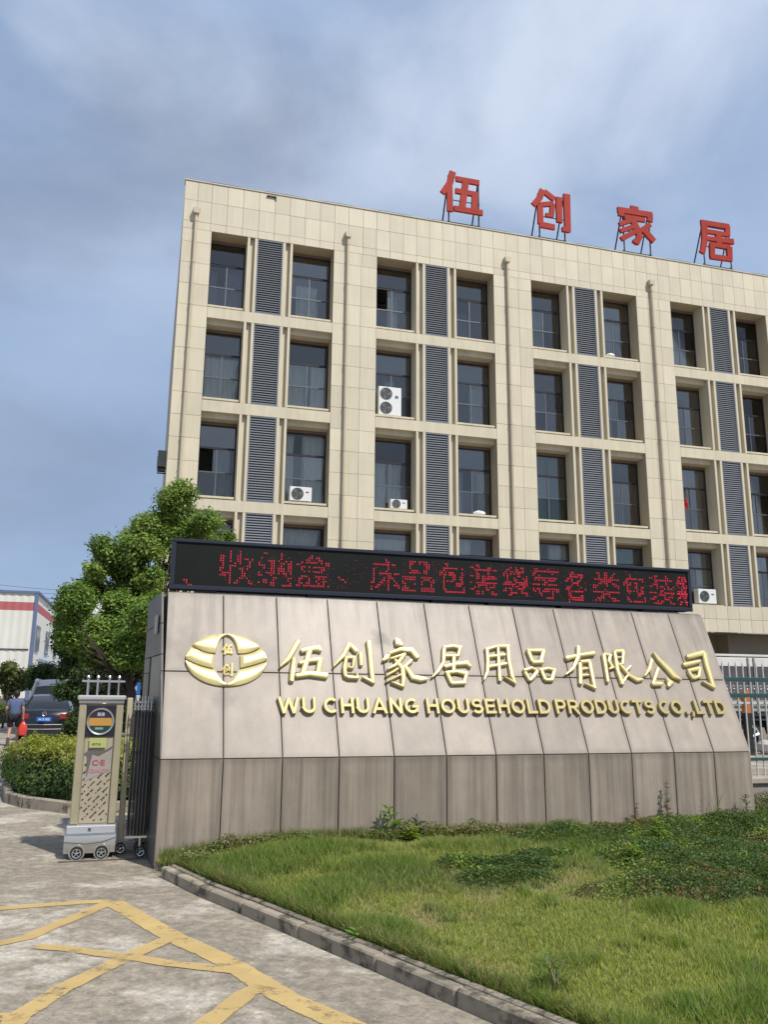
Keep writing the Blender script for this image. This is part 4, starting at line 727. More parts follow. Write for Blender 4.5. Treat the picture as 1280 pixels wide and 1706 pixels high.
# ------------------------------------------------------------------ ground
def concrete(name):
    m=mat(name,(.305,.262,.20),.85,var=.16,vs=.55,bump=.25,bs=35,col2=(.46,.41,.335),c2s=1.1,c2lo=.50,c2hi=.60)
    t=m.node_tree; n=t.nodes.new; l=t.links.new; b=t.nodes['Principled BSDF']; cur=b.inputs['Base Color'].links[0].from_socket; tc_=n('ShaderNodeTexCoord')
    def lay(cur,scale,mp,lo,hi,v0,v1,det=9):
        q=n('ShaderNodeMapping'); q.inputs['Scale'].default_value=mp; q.inputs['Rotation'].default_value=(0,0,.45); ns=n('ShaderNodeTexNoise'); ns.inputs['Scale'].default_value=scale; ns.inputs['Detail'].default_value=det; ns.inputs['Roughness'].default_value=.62
        l(tc_.outputs['Object'],q.inputs[0]); l(q.outputs[0],ns.inputs['Vector']); mr=n('ShaderNodeMapRange'); mr.inputs['From Min'].default_value=lo; mr.inputs['From Max'].default_value=hi; mr.inputs['To Min'].default_value=v0; mr.inputs['To Max'].default_value=v1
        l(ns.outputs['Fac'],mr.inputs['Value']); v=n('ShaderNodeVectorMath'); v.operation='SCALE'; l(cur,v.inputs[0]); l(mr.outputs[0],v.inputs['Scale']); return v.outputs[0]
    cur=lay(cur,5.5,(.6,1,1),.52,.66,1.0,1.30); cur=lay(cur,11,(1,1,1),.40,.62,.74,1.12); cur=lay(cur,45,(1,1,1),.3,.7,.78,1.18,4); cur=lay(cur,140,(1,1,1),.3,.7,.85,1.15,2)
    cur=lay(cur,2.0,(1,1,1),.56,.70,1.0,.72); cur=lay(cur,24,(1,1,1),.60,.72,1.0,.62,3); cur=lay(cur,19,(1,1,1),.58,.72,1.0,1.35,5)
    l(cur,b.inputs['Base Color']); return m
CONC=concrete('stained_concrete')
road=MB(); road.add([(-400,-60,0),(400,-60,0),(400,900,0),(-400,900,0)],[(0,1,2,3)]); road=road.build('road',CONC); road['kind']='structure'
# expansion joints of the slab
# yellow box-junction marking
YEL=mat('worn_yellow_paint',(.53,.375,.15),.8,var=.12,vs=4,bump=.1,bs=60,rand=.04,streak=.0)
t=YEL.node_tree; n=t.nodes.new; l=t.links.new
b=t.nodes['Principled BSDF']; o_=[x for x in t.nodes if x.type=='OUTPUT_MATERIAL'][0]; tr=n('ShaderNodeBsdfTransparent'); mx=n('ShaderNodeMixShader'); tc_=n('ShaderNodeTexCoord')
ns=n('ShaderNodeTexNoise'); ns.inputs['Scale'].default_value=3.2; ns.inputs['Detail'].default_value=14; ns.inputs['Roughness'].default_value=.80; l(tc_.outputs['Object'],ns.inputs['Vector'])
at=n('ShaderNodeAttribute'); at.attribute_name='edge'; ad=n('ShaderNodeMath'); ad.operation='MULTIPLY_ADD'; ad.inputs[1].default_value=.10
l(at.outputs['Fac'],ad.inputs[0]); l(ns.outputs['Fac'],ad.inputs[2]); mr=n('ShaderNodeMapRange'); mr.inputs['From Min'].default_value=.47; mr.inputs['From Max'].default_value=.56; mr.inputs['To Max'].default_value=.92
l(ad.outputs[0],mr.inputs['Value']); l(mr.outputs[0],mx.inputs[0]); l(tr.outputs[0],mx.inputs[1]); l(b.outputs[0],mx.inputs[2]); l(mx.outputs[0],o_.inputs[0])
for i,ln in enumerate(DATA['mark']):
    w=[.12,.165,.12,.11,.13,.13,.10][i]; z=.004+.0004*i
    P=[Vector(p) for p in ln]; fine=[]
    for a,b2 in zip(P[:-1],P[1:]):
        k=max(1,int((b2-a).length/.06)); fine+=[a.lerp(b2,j/k) for j in range(k)]
    fine.append(P[-1]); vs=[];ed=[]; r=random.Random(i)
    for j,p in enumerate(fine):
        d=(fine[min(j+3,len(fine)-1)]-fine[max(j-3,0)]).normalized(); nn=Vector((-d.y,d.x)); wl=w*(1+r.uniform(-.05,.05))
        for q,e_ in ((-.52,0),(-.45,1),(.45,1),(.52,0)): vs.append((p.x+nn.x*wl*q,p.y+nn.y*wl*q,z)); ed.append(e_ if 1<=j<=len(fine)-2 else e_*.3)
    fs=[(j*4+c,j*4+4+c,j*4+5+c,j*4+1+c) for j in range(len(fine)-1) for c in range(3)]
    me=bpy.data.meshes.new('road_marking'); me.from_pydata(vs,[],fs); me.materials.append(YEL)
    a=me.attributes.new('edge','FLOAT','POINT'); a.data.foreach_set('value',ed); ob('road_marking',me,road)
# kerb of the lawn
KST=mat('weathered_kerb_stone',(.33,.28,.21),.85,var=.18,vs=5,bump=.3,bs=40,rand=.12,streak=.15,ss=(10,10,2),col2=(.10,.085,.06),c2s=5.2,c2lo=.48,c2hi=.62)
kb=ob('kerb',None); kb['kind']='structure'
kp=[(-2.03,8.22),(-1.53,7.50),(-1.08,6.93),(-.575,6.28),(-.03,5.58),(.41,5.01),(.93,4.33),(1.50,3.58),(2.07,2.83),(2.64,2.08),(3.2,1.33)]
for (xa,ya),(xb,yb) in zip(kp[:-1],kp[1:]):
    a=Vector((xa,ya)); b_=Vector((xb,yb)); Ln=(b_-a).length; an=math.atan2(yb-ya,xb-xa); ux=(b_-a)/Ln
    m_=MB(); m_.cbox(.004,Ln-.004,.0,.085,-.05,.090+random.uniform(-.004,.004),.012); o=m_.build('kerb_stone',KST,kb,(xa,ya,0)); o.rotation_euler=(0,0,an)
    m_=MB(); m_.cbox(.004,Ln-.004,.088,.135,-.05,.102+random.uniform(-.003,.003),.010); o=m_.build('kerb_stone',KST,kb,(xa,ya,0)); o.rotation_euler=(0,0,an)
# lawn
def to_wall(x,y):
    c,n_=math.cos(WYAW),math.sin(WYAW); X=x-WO[0]; Y=y-WO[1]; return c*X+n_*Y, -n_*X+c*Y
KD=Vector((kp[-1][0]-kp[2][0],kp[-1][1]-kp[2][1])).normalized()
KA=np.array([p[0] for p in kp]); KB=np.array([p[1] for p in kp])
def kerb_dist(x,y):   # + on the lawn side
    best=np.full(np.shape(x),1e9)
    for (xa,ya),(xb,yb) in zip(kp[:-1],kp[1:]):
        L_=math.hypot(xb-xa,yb-ya); ux,uy=(xb-xa)/L_,(yb-ya)/L_; t_=np.clip((x-xa)*ux+(y-ya)*uy,0,L_); dx=x-xa-ux*t_; dy=y-ya-uy*t_
        sg=np.where(-(x-xa)*uy+(y-ya)*ux>0,1,-1); dist=np.hypot(dx,dy)*sg; best=np.where(np.abs(dist)<np.abs(best),dist,best)
    return best
def lawn_z(x,y):
    s,d=to_wall(x,y); kd=kerb_dist(x,y)
    back=np.clip(1+d/3.2,0,1)
    edge=np.clip(kd/1.1,0,1)
    h_=.095+.125*(back*back*(3-2*back))*edge*np.clip((s+.1)/.6,0,1)+.04*(vnoise(x,y,.9,3)-.5)*edge+.015*(vnoise(x,y,3.1,4)-.5)*edge
    return h_
gx,gy=np.meshgrid(np.linspace(-2.6,16,187),np.linspace(.6,15,145))
gx=gx.ravel();gy=gy.ravel(); gz=lawn_z(gx,gy); nx=187
kd=kerb_dist(gx,gy); s_,d_=to_wall(gx,gy)
ok=(kd>.02)&(s_>-.25)&((d_<.3)|(s_>7.0))&(d_<4.5)
idx=np.arange(gx.size).reshape(145,187); q=np.stack([idx[:-1,:-1],idx[:-1,1:],idx[1:,1:],idx[1:,:-1]],-1).reshape(-1,4); q=q[ok[q].any(1)]
kd2=kerb_dist(gx,gy); zz_=np.where(kd2<.11,np.minimum(gz,.06),gz)
zz_=np.where((s_<.05)|(kd2<.085),-.25,zz_)
SOIL=mat('soil_and_thatch',(.11,.12,.04),.95,var=.3,vs=6,col2=(.16,.135,.065),c2s=2.2)
lw=ob('lawn',raw_mesh('lawn',np.stack([gx,gy,zz_-.012],1),q,SOIL)); lw['kind']='structure'
def blades(name,n,region,hfun,wfun,colfun,lean=.45,segs=3,seed=1,m=GRASSM):
    g=np.random.default_rng(seed); x,y=region(g,n); n=len(x); z=lawn_z(x,y)-.012; h_=hfun(g,x,y); w=wfun(g,x,y); a=g.random(n)*2*math.pi; la=g.random(n)*2*math.pi; ln=h_*lean*(.2+g.random(n))
    dx,dy=np.cos(a)*w/2,np.sin(a)*w/2; lx,ly=np.cos(la)*ln,np.sin(la)*ln
    lv=[]; ts=[0,.5,1.0]
    for t_ in ts[:-1]:
        k=t_**1.6; ww=1-.25*t_
        for sg in (-1,1): lv.append(np.stack([x+sg*dx*ww+lx*k,y+sg*dy*ww+ly*k,z+h_*t_*(1-.12*t_)],1))
    for sg in (-1,1): lv.append(np.stack([x+sg*dx*.12+lx,y+sg*dy*.12+ly,z+h_*.86],1))
    V=np.stack(lv,1).reshape(-1,3); b0=np.arange(n)[:,None]*6
    Q=np.concatenate([b0+np.array([0,1,3,2]),b0+np.array([2,3,5,4])],1).reshape(-1,4)
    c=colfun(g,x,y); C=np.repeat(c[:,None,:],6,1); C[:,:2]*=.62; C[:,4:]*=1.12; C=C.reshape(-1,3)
    return raw_mesh(name,V,Q,m,np.clip(C,0,1))
def lawn_region(near):
    def f(g,n):
        # density follows nearness to the viewer: r ~ uniform in angle, spread in distance
        xs=[];ys=[];tot=0
        while tot<n:
            x=g.uniform(-2.4,9.5,n); y=g.uniform(2.6,11.6,n); s,d=to_wall(x,y); kd=kerb_dist(x,y)
            k=(kd>.13+.03*vnoise(x,y,4,9))&(s>.02)&((d<-.004)|((s>7.05)&(d<.8)))&(g.random(n)<np.clip((5.2/np.hypot(x,y))**1.6,0,1))&(x<y*.56+.6)
            xs.append(x[k]);ys.append(y[k]);tot+=k.sum()
        return np.concatenate(xs)[:n],np.concatenate(ys)[:n]
    return f
TUFT=[(-.02,6.1,.34,1.0),(1.57,4.64,.25,.7),(2.2,6.7,.28,.6),(-.35,7.1,.35,.7),(.05,7.75,.5,.75),(-1.2,8.2,.45,.6),(.9,8.7,.5,.5),(2.35,5.15,.3,.6),(3.0,6.6,.4,.6),(1.9,4.6,.35,.6),(2.0,9.0,.45,.9),(-.6,8.4,.6,.7),(3.7,6.9,.45,.8),(1.25,4.35,.3,.5),(2.6,4.2,.35,.5),(-1.1,7.75,.3,.7)]
def tuft(x,y):
    v=np.zeros(np.shape(x))
    for a,b_,r_,k in TUFT: v=np.maximum(v,k*np.clip(1.25-np.hypot(x-a,(y-b_))/r_,0,1))
    return v
def hcol(x,y):
    cl2=np.clip((vnoise(x,y,2.7,27)*.6+vnoise(x,y,6.5,28)*.4-.60)*7,0,.75)
    dry=np.clip((vnoise(x,y,1.05,21)-.38)*3.2,0,1)*np.clip((vnoise(x,y,4.1,22)-.25)*2.2,0,1); tf=np.clip(cl2+tuft(x,y)*1.6+np.clip((vnoise(x,y,1.6,23)-.74)*4,0,1),0,1); return dry,tf
def gh(g,x,y):
    dry,tf=hcol(x,y); return (.015+.020*g.random(len(x)))*(1+.9*vnoise(x,y,2.3,12))*(1-.25*dry)*(1+1.9*tf)
def gc(g,x,y):
    dry,tf=hcol(x,y); n=len(x); r=g.random((n,1))
    a=np.array([.37,.42,.085]); b_=np.array([.25,.32,.06]); d=np.array([.52,.44,.25]); k=np.array([.10,.17,.032]); ye=np.array([.50,.47,.13])
    c=a*r+b_*(1-r); v=vnoise(x,y,.75,31)[:,None]; c=c*(1-.35*v)+ye*.35*v; dd_=(.20+dry[:,None]*.75)*(g.random((n,1))<.8); c=c*(1-dd_)+d*dd_; tt=tf[:,None]*.8; c=c*(1-tt)+k*tt*1.25
    dead=g.random((n,1))<.10; c=np.where(dead,np.array([.40,.33,.19])*(.6+.6*r),c); return c*(.75+.5*g.random((n,1)))
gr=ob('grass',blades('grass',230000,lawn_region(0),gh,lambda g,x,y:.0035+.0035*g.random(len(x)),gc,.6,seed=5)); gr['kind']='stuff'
# taller rough fringe by wall and kerb
def fringe(g,n):
    s=g.uniform(.05,7.0,n); d=-np.abs(g.normal(0,.13,n))-.01; c,n_=math.cos(WYAW),math.sin(WYAW); k=vnoise(s,d*0,1.7,40)>.42
    s=s[k];d=d[k]; return WO[0]+c*s-n_*d, WO[1]+n_*s+c*d
def fringe2(g,n):
    i=g.integers(0,6,n); t_=g.random(n); xa,ya=KA[i],KB[i]; xb,yb=KA[i+1],KB[i+1]; w=.13+np.abs(g.normal(0,.05,n)); x=xa+(xb-xa)*t_; y=ya+(yb-ya)*t_; L_=np.hypot(xb-xa,yb-ya); return x-(yb-ya)/L_*w,y+(xb-xa)/L_*w
def fc(g,x,y):
    n=len(x); r=g.random((n,1)); c=np.array([.18,.24,.05])*r+np.array([.08,.13,.028])*(1-r); dead=g.random((n,1))<.22; c=np.where(dead,np.array([.36,.28,.16])*(.5+.6*r),c); return c
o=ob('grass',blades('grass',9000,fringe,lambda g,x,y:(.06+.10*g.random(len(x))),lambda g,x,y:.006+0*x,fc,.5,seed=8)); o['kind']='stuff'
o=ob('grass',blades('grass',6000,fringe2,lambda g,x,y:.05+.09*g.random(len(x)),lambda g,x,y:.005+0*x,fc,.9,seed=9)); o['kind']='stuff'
# leafy ground cover at the right
def leaf_quads(name,P,Nrm,size,col,seed=0,m=LEAF,aspect=.55,fold=.25):
    g=np.random.default_rng(seed); n=len(P); a=g.normal(size=(n,3)); Nn=Nrm/np.maximum(1e-6,np.linalg.norm(Nrm,axis=1,keepdims=True))
    t_=a-Nn*(a*Nn).sum(1,keepdims=True); t_/=np.linalg.norm(t_,axis=1,keepdims=True); b_=np.cross(Nn,t_); sz=size[:,None]
    V=np.stack([P-t_*sz*.5, P+b_*sz*aspect*.5+Nn*sz*fold*.3, P+t_*sz*.5-Nn*sz*fold*.4, P-b_*sz*aspect*.5+Nn*sz*fold*.3],1).reshape(-1,3)
    Q=np.arange(4*n).reshape(-1,4); return raw_mesh(name,V,Q,m,np.repeat(col,4,0))
def cover(name,n,cs,seed,cols,hmax=.15,size=.025):
    g=np.random.default_rng(seed); X=[];Y=[];Hh=[]
    for (s0,d0,rs,rd) in cs:
        k=int(n*rs*rd/sum(c[2]*c[3] for c in cs)); a=g.random(k)*2*math.pi; r=np.sqrt(g.random(k))*(1+.25*g.normal(size=k)*.5); s=s0+rs*r*np.cos(a); d=d0+rd*r*np.sin(a)
        kk=(d<-.02)|(s>7.1); s=s[kk];d=d[kk];r=r[kk]; c,n_=math.cos(WYAW),math.sin(WYAW); X.append(WO[0]+c*s-n_*d);Y.append(WO[1]+n_*s+c*d);Hh.append(np.clip(1.1-r**2,0.1,1))
    X=np.concatenate(X);Y=np.concatenate(Y);Hh=np.concatenate(Hh); k=(kerb_dist(X,Y)>.15); X=X[k];Y=Y[k];Hh=Hh[k]; n=len(X)
    s2_,d2_=to_wall(X,Y); top=hmax*Hh*(.45+.9*vnoise(X,Y,4.5,seed))*(1+.5*np.clip(s2_-4.6,0,1)*np.clip(1+d2_/1.3,0,1)); z=lawn_z(X,Y)+top*(.35+.65*g.random(n)**.6)
    Nr=np.stack([g.normal(0,.6,n),g.normal(0,.6,n),np.ones(n)],1); c=cols(g,X,Y,n)*(.7+.6*g.random((n,1)))
    o=ob(name,leaf_quads(name,np.stack([X,Y,z],1),Nr,size*(.6+.8*g.random(n)),c,seed)); o['kind']='stuff'; return o
def cdark(g,x,y,n):
    r=g.random((n,1)); c=np.array([.055,.10,.03])*r+np.array([.10,.155,.045])*(1-r); v=vnoise(x,y,1.3,50)[:,None]*.6+vnoise(x,y,5,52)[:,None]*.4; c=np.where(g.random((n,1))<np.clip((v-.50)*3,0,.45),np.array([.22,.13,.07]),c); v2=vnoise(x,y,1.8,51)[:,None]*.5+vnoise(x,y,6,53)[:,None]*.5; return np.where(g.random((n,1))<np.clip((v2-.52)*3,.04,.6),np.array([.22,.30,.06]),c)
cover('ground_cover',125000,[(4.75,-.8,.75,.6),(4.5,-1.7,.7,.7),(4.9,-2.3,.9,.7),(4.2,-2.7,.7,.5),(5.8,-.7,1.2,.6),(6.6,-.5,1,.5),(5.8,-1.8,1,.9),(6.8,-1.6,1,1.2),(5.2,-3.0,1,.7),(3.6,-2.6,.5,.3),(4.1,-.45,.5,.35),(7.8,.3,1.2,1)],61,cdark)
cover('ground_cover',12000,[(2.75,-1.95,.5,.28),(3.1,-1.6,.5,.3),(2.6,-1.5,.4,.2),(3.5,-1.3,.4,.3)],62,cdark,.11,.026)
cover('ground_cover',5000,[(.75,-.25,.5,.14),(.1+.2,-.5,.25,.2),(2.6,-.18,.7,.12),(3.4,-.25,.7,.15)],63,lambda g,x,y,n:np.where(g.random((n,1))<.45,np.array([.30,.21,.13]),np.array([.12,.19,.05])),.15,.03)
cover('wild_plants',5000,[(1.3,-.16,.55,.11),(4.3,-.16,.5,.12),(5.6,-.15,.6,.12),(2.6,-.2,.3,.12),(.55,-.14,.3,.09),(6.7,-.15,.4,.12)],64,lambda g,x,y,n:np.where(g.random((n,1))<.35,np.array([.24,.30,.09]),np.where(g.random((n,1))<.3,np.array([.28,.20,.12]),np.array([.10,.17,.045]))),.075,.030)
# single weeds
def weed(label,x,y,h,nl,ls,col,seed,stem=(.05,.08,.02),spread=.35,grp=None,asp=.3,kind='tall'):
    g=random.Random(seed); z=float(lawn_z(np.array([x]),np.array([y]))[0])-.01; t=thing('weed',label,'weed',(x,y,z),0,grp)
    sm=MB(); stems=[]
    ns=1 if kind=='tall' else 5
    for i in range(ns):
        a=g.uniform(0,6.28); bx,by=math.cos(a)*spread*h*(.25 if kind=='tall' else .8),math.sin(a)*spread*h*(.25 if kind=='tall' else .8); hh=h*g.uniform(.75,1)
        pts=[(bx*k*k,by*k*k,hh*k) for k in (0,.35,.7,1)]; sm.tube(pts,[.004,.0035,.003,.0012],5); stems.append(pts)
    sm.build('stem',mat('stem_%s'%kind,stem,.7),t)
    V=[];Q=[];C=[]
    for i in range(nl):
        p=g.choice(stems); k=g.uniform(.12,1); j=min(2,int(k*3)); f=k*3-j; q=Vector(p[j]).lerp(Vector(p[j+1]),f); a=i*2.4+g.uniform(-.3,.3); up=g.uniform(.1,.9); d=Vector((math.cos(a),math.sin(a),up)).normalized(); s_=d.cross(Vector((0,0,1))).normalized(); Ls=ls*1.5*g.uniform(.6,1.1)*(1.25-k*.7)
        k0=len(V); V+=[tuple(q),tuple(q+d*Ls*.5+s_*Ls*asp*.5),tuple(q+d*Ls-Vector((0,0,Ls*.2))),tuple(q+d*Ls*.5-s_*Ls*asp*.5)]; Q.append((k0,k0+1,k0+2,k0+3)); cc=[c*1.05*g.uniform(.7,1.3) for c in col]; C+=[cc]*4
    ob('leaf_cluster',raw_mesh('leaf_cluster',np.array(V),np.array(Q),LEAF,np.array(C)),t,kind='stuff')
def ws_(s,d): p=wpt(s,d); return p[0],p[1]
weed('tall seeding weed with purplish tips in front of the ninth plinth panel',*ws_(5.72,-.10),.52,90,.045,(.11,.085,.06),1)
weed('brownish upright weed left of the tall seeding one, against the plinth',*ws_(5.28,-.12),.27,36,.05,(.15,.08,.06),2)
weed('feathery green weed with stacked pointed leaves near the right end of the plinth',*ws_(6.78,-.16),.36,60,.11,(.06,.10,.03),3,asp=.16)
weed('pale wispy seed grass against the last plinth panels',*ws_(6.35,-.14),.40,60,.06,(.24,.22,.12),4,stem=(.2,.2,.1),asp=.10,kind='bunch')
weed('tall bright green leafy weed at the fourth plinth joint',*ws_(2.36,-.12),.34,40,.13,(.12,.22,.035),5,asp=.22)
weed('dark green rosette-topped weed beside the bright one by the plinth',*ws_(2.62,-.14),.24,50,.10,(.035,.08,.03),6,asp=.18)
weed('reddish dry dock stem standing by the plinth',*ws_(2.88,-.12),.20,22,.05,(.22,.09,.04),7)
weed('low yellow-green bushy weed in front of the tall bright weed',*ws_(2.50,-.34),.17,90,.07,(.26,.32,.05),8,asp=.4,kind='bunch')
weed('pale broad-leaved dandelion rosette close to the kerb',-.15,5.95,.07,10,.07,(.30,.38,.10),9,asp=.28,kind='bunch')
weed('small white-leaved weed in the grass left of the bright weed',*ws_(1.42,-.42),.15,24,.07,(.17,.24,.10),10,asp=.35,kind='bunch')
weed('light green leafy weed standing at the edge of the dark ground cover',*ws_(4.18,-1.75),.22,50,.10,(.22,.30,.05),11,asp=.3,kind='bunch')
weed('yellow-green weed rising from the middle of the ground cover',*ws_(4.95,-1.05),.28,60,.09,(.20,.26,.05),12,asp=.3)
weed('bushy leafy weed at the right edge in front of the low wall',*ws_(7.55,-.05),.42,260,.06,(.10,.12,.04),13,asp=.5,kind='bunch')
weed('thin stalky grass clump near the right corner of the lawn',3.0,5.55,.20,40,.13,(.20,.26,.10),14,asp=.08,kind='bunch')
weed('spiky grass clump growing by the kerb on the near lawn',.95,4.95,.20,40,.16,(.13,.19,.05),16,asp=.07,kind='bunch')
lt=MB(); lt.add([(0,0,0),(.07,.02,.008),(.09,-.03,.002),(.02,-.05,.006)],[(0,1,2,3)]); o=lt.build('litter',mat('pale_litter',(.6,.58,.52),.7),None,(2.48,4.97,.19)); tag(o,'small pale scrap of paper lying on the near lawn','litter')
lt=MB(); lt.add([(0,0,0),(.05,.02,.012),(.07,-.02,.002),(.02,-.03,.01)],[(0,1,2,3)]); o=lt.build('litter',mat('orange_litter',(.62,.14,.06),.6),None,(1.30,4.02,.175)); tag(o,'small orange-red scrap of wrapper in the grass at the bottom','litter')
# ------------------------------------------------------------------ retractable gate
gt=thing('retractable_gate','stainless folding driveway gate drawn back beside the sign wall, printed drive column','gate',WO,WYAW)
def wheel(par,c,r,w=.05,axis='y',spokes=5):
    ty=MB(); ty.lathe([(r*.72,-w/2),(r*.95,-w/2),(r,-w*.3),(r,w*.3),(r*.95,w/2),(r*.72,w/2)],c,axis,20,cap=False); ty.lathe([(0,-w*.15),(r*.74,-w*.15)],c,axis,20,cap=False); o=ty.build('wheel',BLK,par,smooth=True)
    rm_=MB(); rm_.lathe([(r*.62,-w*.52),(r*.76,-w*.56),(r*.76,-w*.3),(r*.62,-w*.3),(r*.62,-w*.52)],c,axis,20); rm_.lathe([(0,-w*.58),(r*.2,-w*.56),(r*.2,-w*.2)],c,axis,10)
    for i in range(spokes):
        a=2*math.pi*i/spokes+.3; x,z=math.cos(a),math.sin(a)
        if axis=='y': rm_.tube([(c[0]+x*r*.12,c[1]-w*.5,c[2]+z*r*.12),(c[0]+x*r*.66,c[1]-w*.48,c[2]+z*r*.66)],[r*.09,r*.13],5)
        else: rm_.tube([(c[0]-w*.5,c[1]+x*r*.12,c[2]+z*r*.12),(c[0]-w*.48,c[1]+x*r*.66,c[2]+z*r*.66)],[r*.09,r*.13],5)
    rm_.build('rim',CHR,o)
HD=.80
# column
m_=MB(); cx0,cx1=-.825,-.385
col=MB().cbox(cx0,cx1,HD+.02,HD+.34,.30,1.55,.012); col.build('column',FILM,gt)
MB().cbox(cx0-.006,cx0+.07,HD-.008,HD+.02,.32,1.54,.008).cbox(cx1-.07,cx1+.006,HD-.008,HD+.02,.32,1.54,.008).build('column_edge',FILM,gt)
MB().cbox(cx0-.028,cx1+.028,HD-.05,HD+.38,1.575,1.625,.012).cbox(cx0-.012,cx1+.012,HD-.02,HD+.37,1.54,1.574,.006).build('cap',mat('pale_steel_cap',(.60,.58,.55),.35,metal=.6),gt)
MB().cbox(cx0+.074,cx1-.074,HD-.004,HD+.019,1.20,1.515,.004).build('lamp_panel',mat('dark_violet_panel',(.018,.014,.030),.3),gt)
lc_=(-.605,HD-.006,1.355)
MB().lathe([(.122,-.012),(.138,-.018),(.143,-.004),(.143,.006),(.120,.006),(.122,-.012)],lc_,'y',36).build('lamp_ring',CHR,gt,smooth=True)
import math as _m
def disc_slice(z0,z1,r=.119,n=12):
    pts=[]
    for i in range(n+1):
        z=z0+(z1-z0)*i/n; pts.append((math.sqrt(max(0,r*r-z*z)),z))
    return [(lc_[0]+x,lc_[2]+z) for x,z in pts]+[(lc_[0]-x,lc_[2]+z) for x,z in pts[::-1]]
MB().prism(disc_slice(-.119,-.045),lc_[1]-.002,lc_[1]+.002).build('lamp_lens',mat('dark_green_lens',(.015,.05,.03),.2),gt)
MB().prism(disc_slice(-.0445,.035),lc_[1]-.003,lc_[1]+.002).build('lamp_lens',mat('amber_lens',(.50,.26,.06),.3,var=.1),gt)
MB().prism(disc_slice(.0355,.119),lc_[1]-.002,lc_[1]+.002).build('lamp_lens',mat('violet_lens',(.03,.02,.05),.2),gt)
MB().box(lc_[0]-.05,lc_[0]+.03,lc_[1]-.005,lc_[1]-.0025,lc_[2]-.085,lc_[2]-.062).build('painted_lens_reflection',mat('pale_green_reflection',(.2,.3,.25),.3),gt)  # pale strip painted on the lens as a reflection
def flat_text(body,cx,z,h,y,m,par,name='printed_text',bold=.02,w=None):
    me,v=text_mesh(body,1,bold,.5,0); k=h/max(.3,(v[:,1].max()-v[:,1].min())); kx=k if w is None else w/(v[:,0].max()-v[:,0].min())
    x0=(v[:,0].max()+v[:,0].min())/2; z0=(v[:,1].max()+v[:,1].min())/2
    q=np.stack([cx+(v[:,0]-x0)*kx,y-np.where(v[:,2]>0,.0012,0),z+(v[:,1]-z0)*k],1); me.vertices.foreach_set('co',q.astype(np.float32).ravel()); me.materials.clear(); me.materials.append(m); me.update(); return ob(name,me,par)
PALE=mat('pale_print',(.5,.5,.55),.5); DPR=mat('dark_print',(.055,.040,.045),.6); RPR=mat('red_print',(.36,.07,.09),.6); PUR=mat('pink_print',(.40,.16,.20),.6)
flat_text('居居',lc_[0],lc_[2]+.072,.036,lc_[1]-.004,PALE,gt)
MB().cbox(-.70,-.53,HD-.013,HD-.0092,1.085,1.185,.001).build('sticker',mat('lime_sticker',(.42,.45,.15),.6,var=.05),gt)
flat_text('0572·8',-.63,1.12,.024,HD-.0135,DPR,gt)
MB().box(cx0+.080,cx1-.080,HD+.012,HD+.0195,.33,1.19).build('film_sheet',mat('film_sheet',(.38,.33,.235),.55,var=.10,vs=6),gt)
MB().prism([(-.745,1.02),(-.70,1.065),(-.55,1.05),(-.465,1.10),(-.47,1.075),(-.60,1.00),(-.66,1.02),(-.70,.80),(-.705,.78),(-.712,1.0)],HD+.006,HD+.0115).build('torn_film_edge',mat('grey_smear',(.12,.11,.105),.6),gt)
MB().prism([(-.70,1.03),(-.58,.99),(-.47,1.07),(-.465,.86),(-.60,.80),(-.72,.74)],HD+.0085,HD+.0118).build('film_patch',mat('pale_film',(.33,.30,.27),.55,var=.1),gt)
flat_text('C·E',-.595,.93,.060,HD+.0078,RPR,gt,bold=.04,w=.13)
flat_text('QUALITY',-.585,.845,.045,HD+.0078,PUR,gt,bold=.03,w=.20)
dsh=MB(); r=random.Random(9); an=math.radians(47); ca_,sa_=math.cos(an),math.sin(an)
for bi in range(-12,13):
    for ai in range(-6,7):
        for k in range(7):
            a_=(ai+(.5 if bi%2 else 0))*.128+k*.0125; b_=bi*.047
            X=-.605+a_*ca_-b_*sa_; Z=.62+a_*sa_+b_*ca_
            if not(cx0+.085<X<cx1-.085 and .35<Z<.93+.05*math.sin(X*40)) or r.random()<.10: continue
            h2=(.011 if k==0 else r.uniform(.005,.009)); w2=.0052
            pts=[(X+p_*ca_-q_*sa_,Z+p_*sa_+q_*ca_) for p_,q_ in ((-w2,-h2),(w2,-h2),(w2,h2),(-w2,h2))]
            dsh.prism(pts,HD+.0105,HD+.0118)
o=dsh.build('film_print',DPR,gt); o['kind']='stuff'
# skirt with wheel arches
sk=MB(); sx0,sx1=-.865,-.365
for (z0,z1,y0,c0,c1) in ((.235,.315,HD-.075,0,0),):
    sk.cbox(sx0+.01,sx1-.005,y0,HD+.38,z0,z1,.008)
sk.build('skirt_top',mat('silver_skirt_top',(.56,.57,.61),.35,metal=.5),gt)
s2=MB()
prof_=[(-.115,.228),(-.125,.18),(-.112,.12),(-.095,.055)]
n=14
for i in range(n+1):
    x=sx0+(sx1-sx0)*i/n
    for dy,z in prof_: s2.v.append((x,HD+dy+.012*math.cos(math.pi*(i/n-.5)*1.0)*-1,z))
for i in range(n):
    for j in range(3): s2.f.append((i*4+j,(i+1)*4+j,(i+1)*4+j+1,i*4+j+1))
k=len(s2.v)
s2.build('skirt_front',mat('silver_skirt',(.60,.61,.60),.3,metal=.75,var=.05),gt,smooth=True)
MB().box(sx0,sx1,HD-.095,HD+.38,.055,.062).box(sx0,sx0+.006,HD-.10,HD+.38,.062,.228).box(sx1-.006,sx1,HD-.10,HD+.38,.062,.228).box(sx0,sx1,HD-.10,HD+.38,.226,.236).build('skirt_body',mat('silver_skirt_side',(.42,.43,.42),.35,metal=.6),gt)
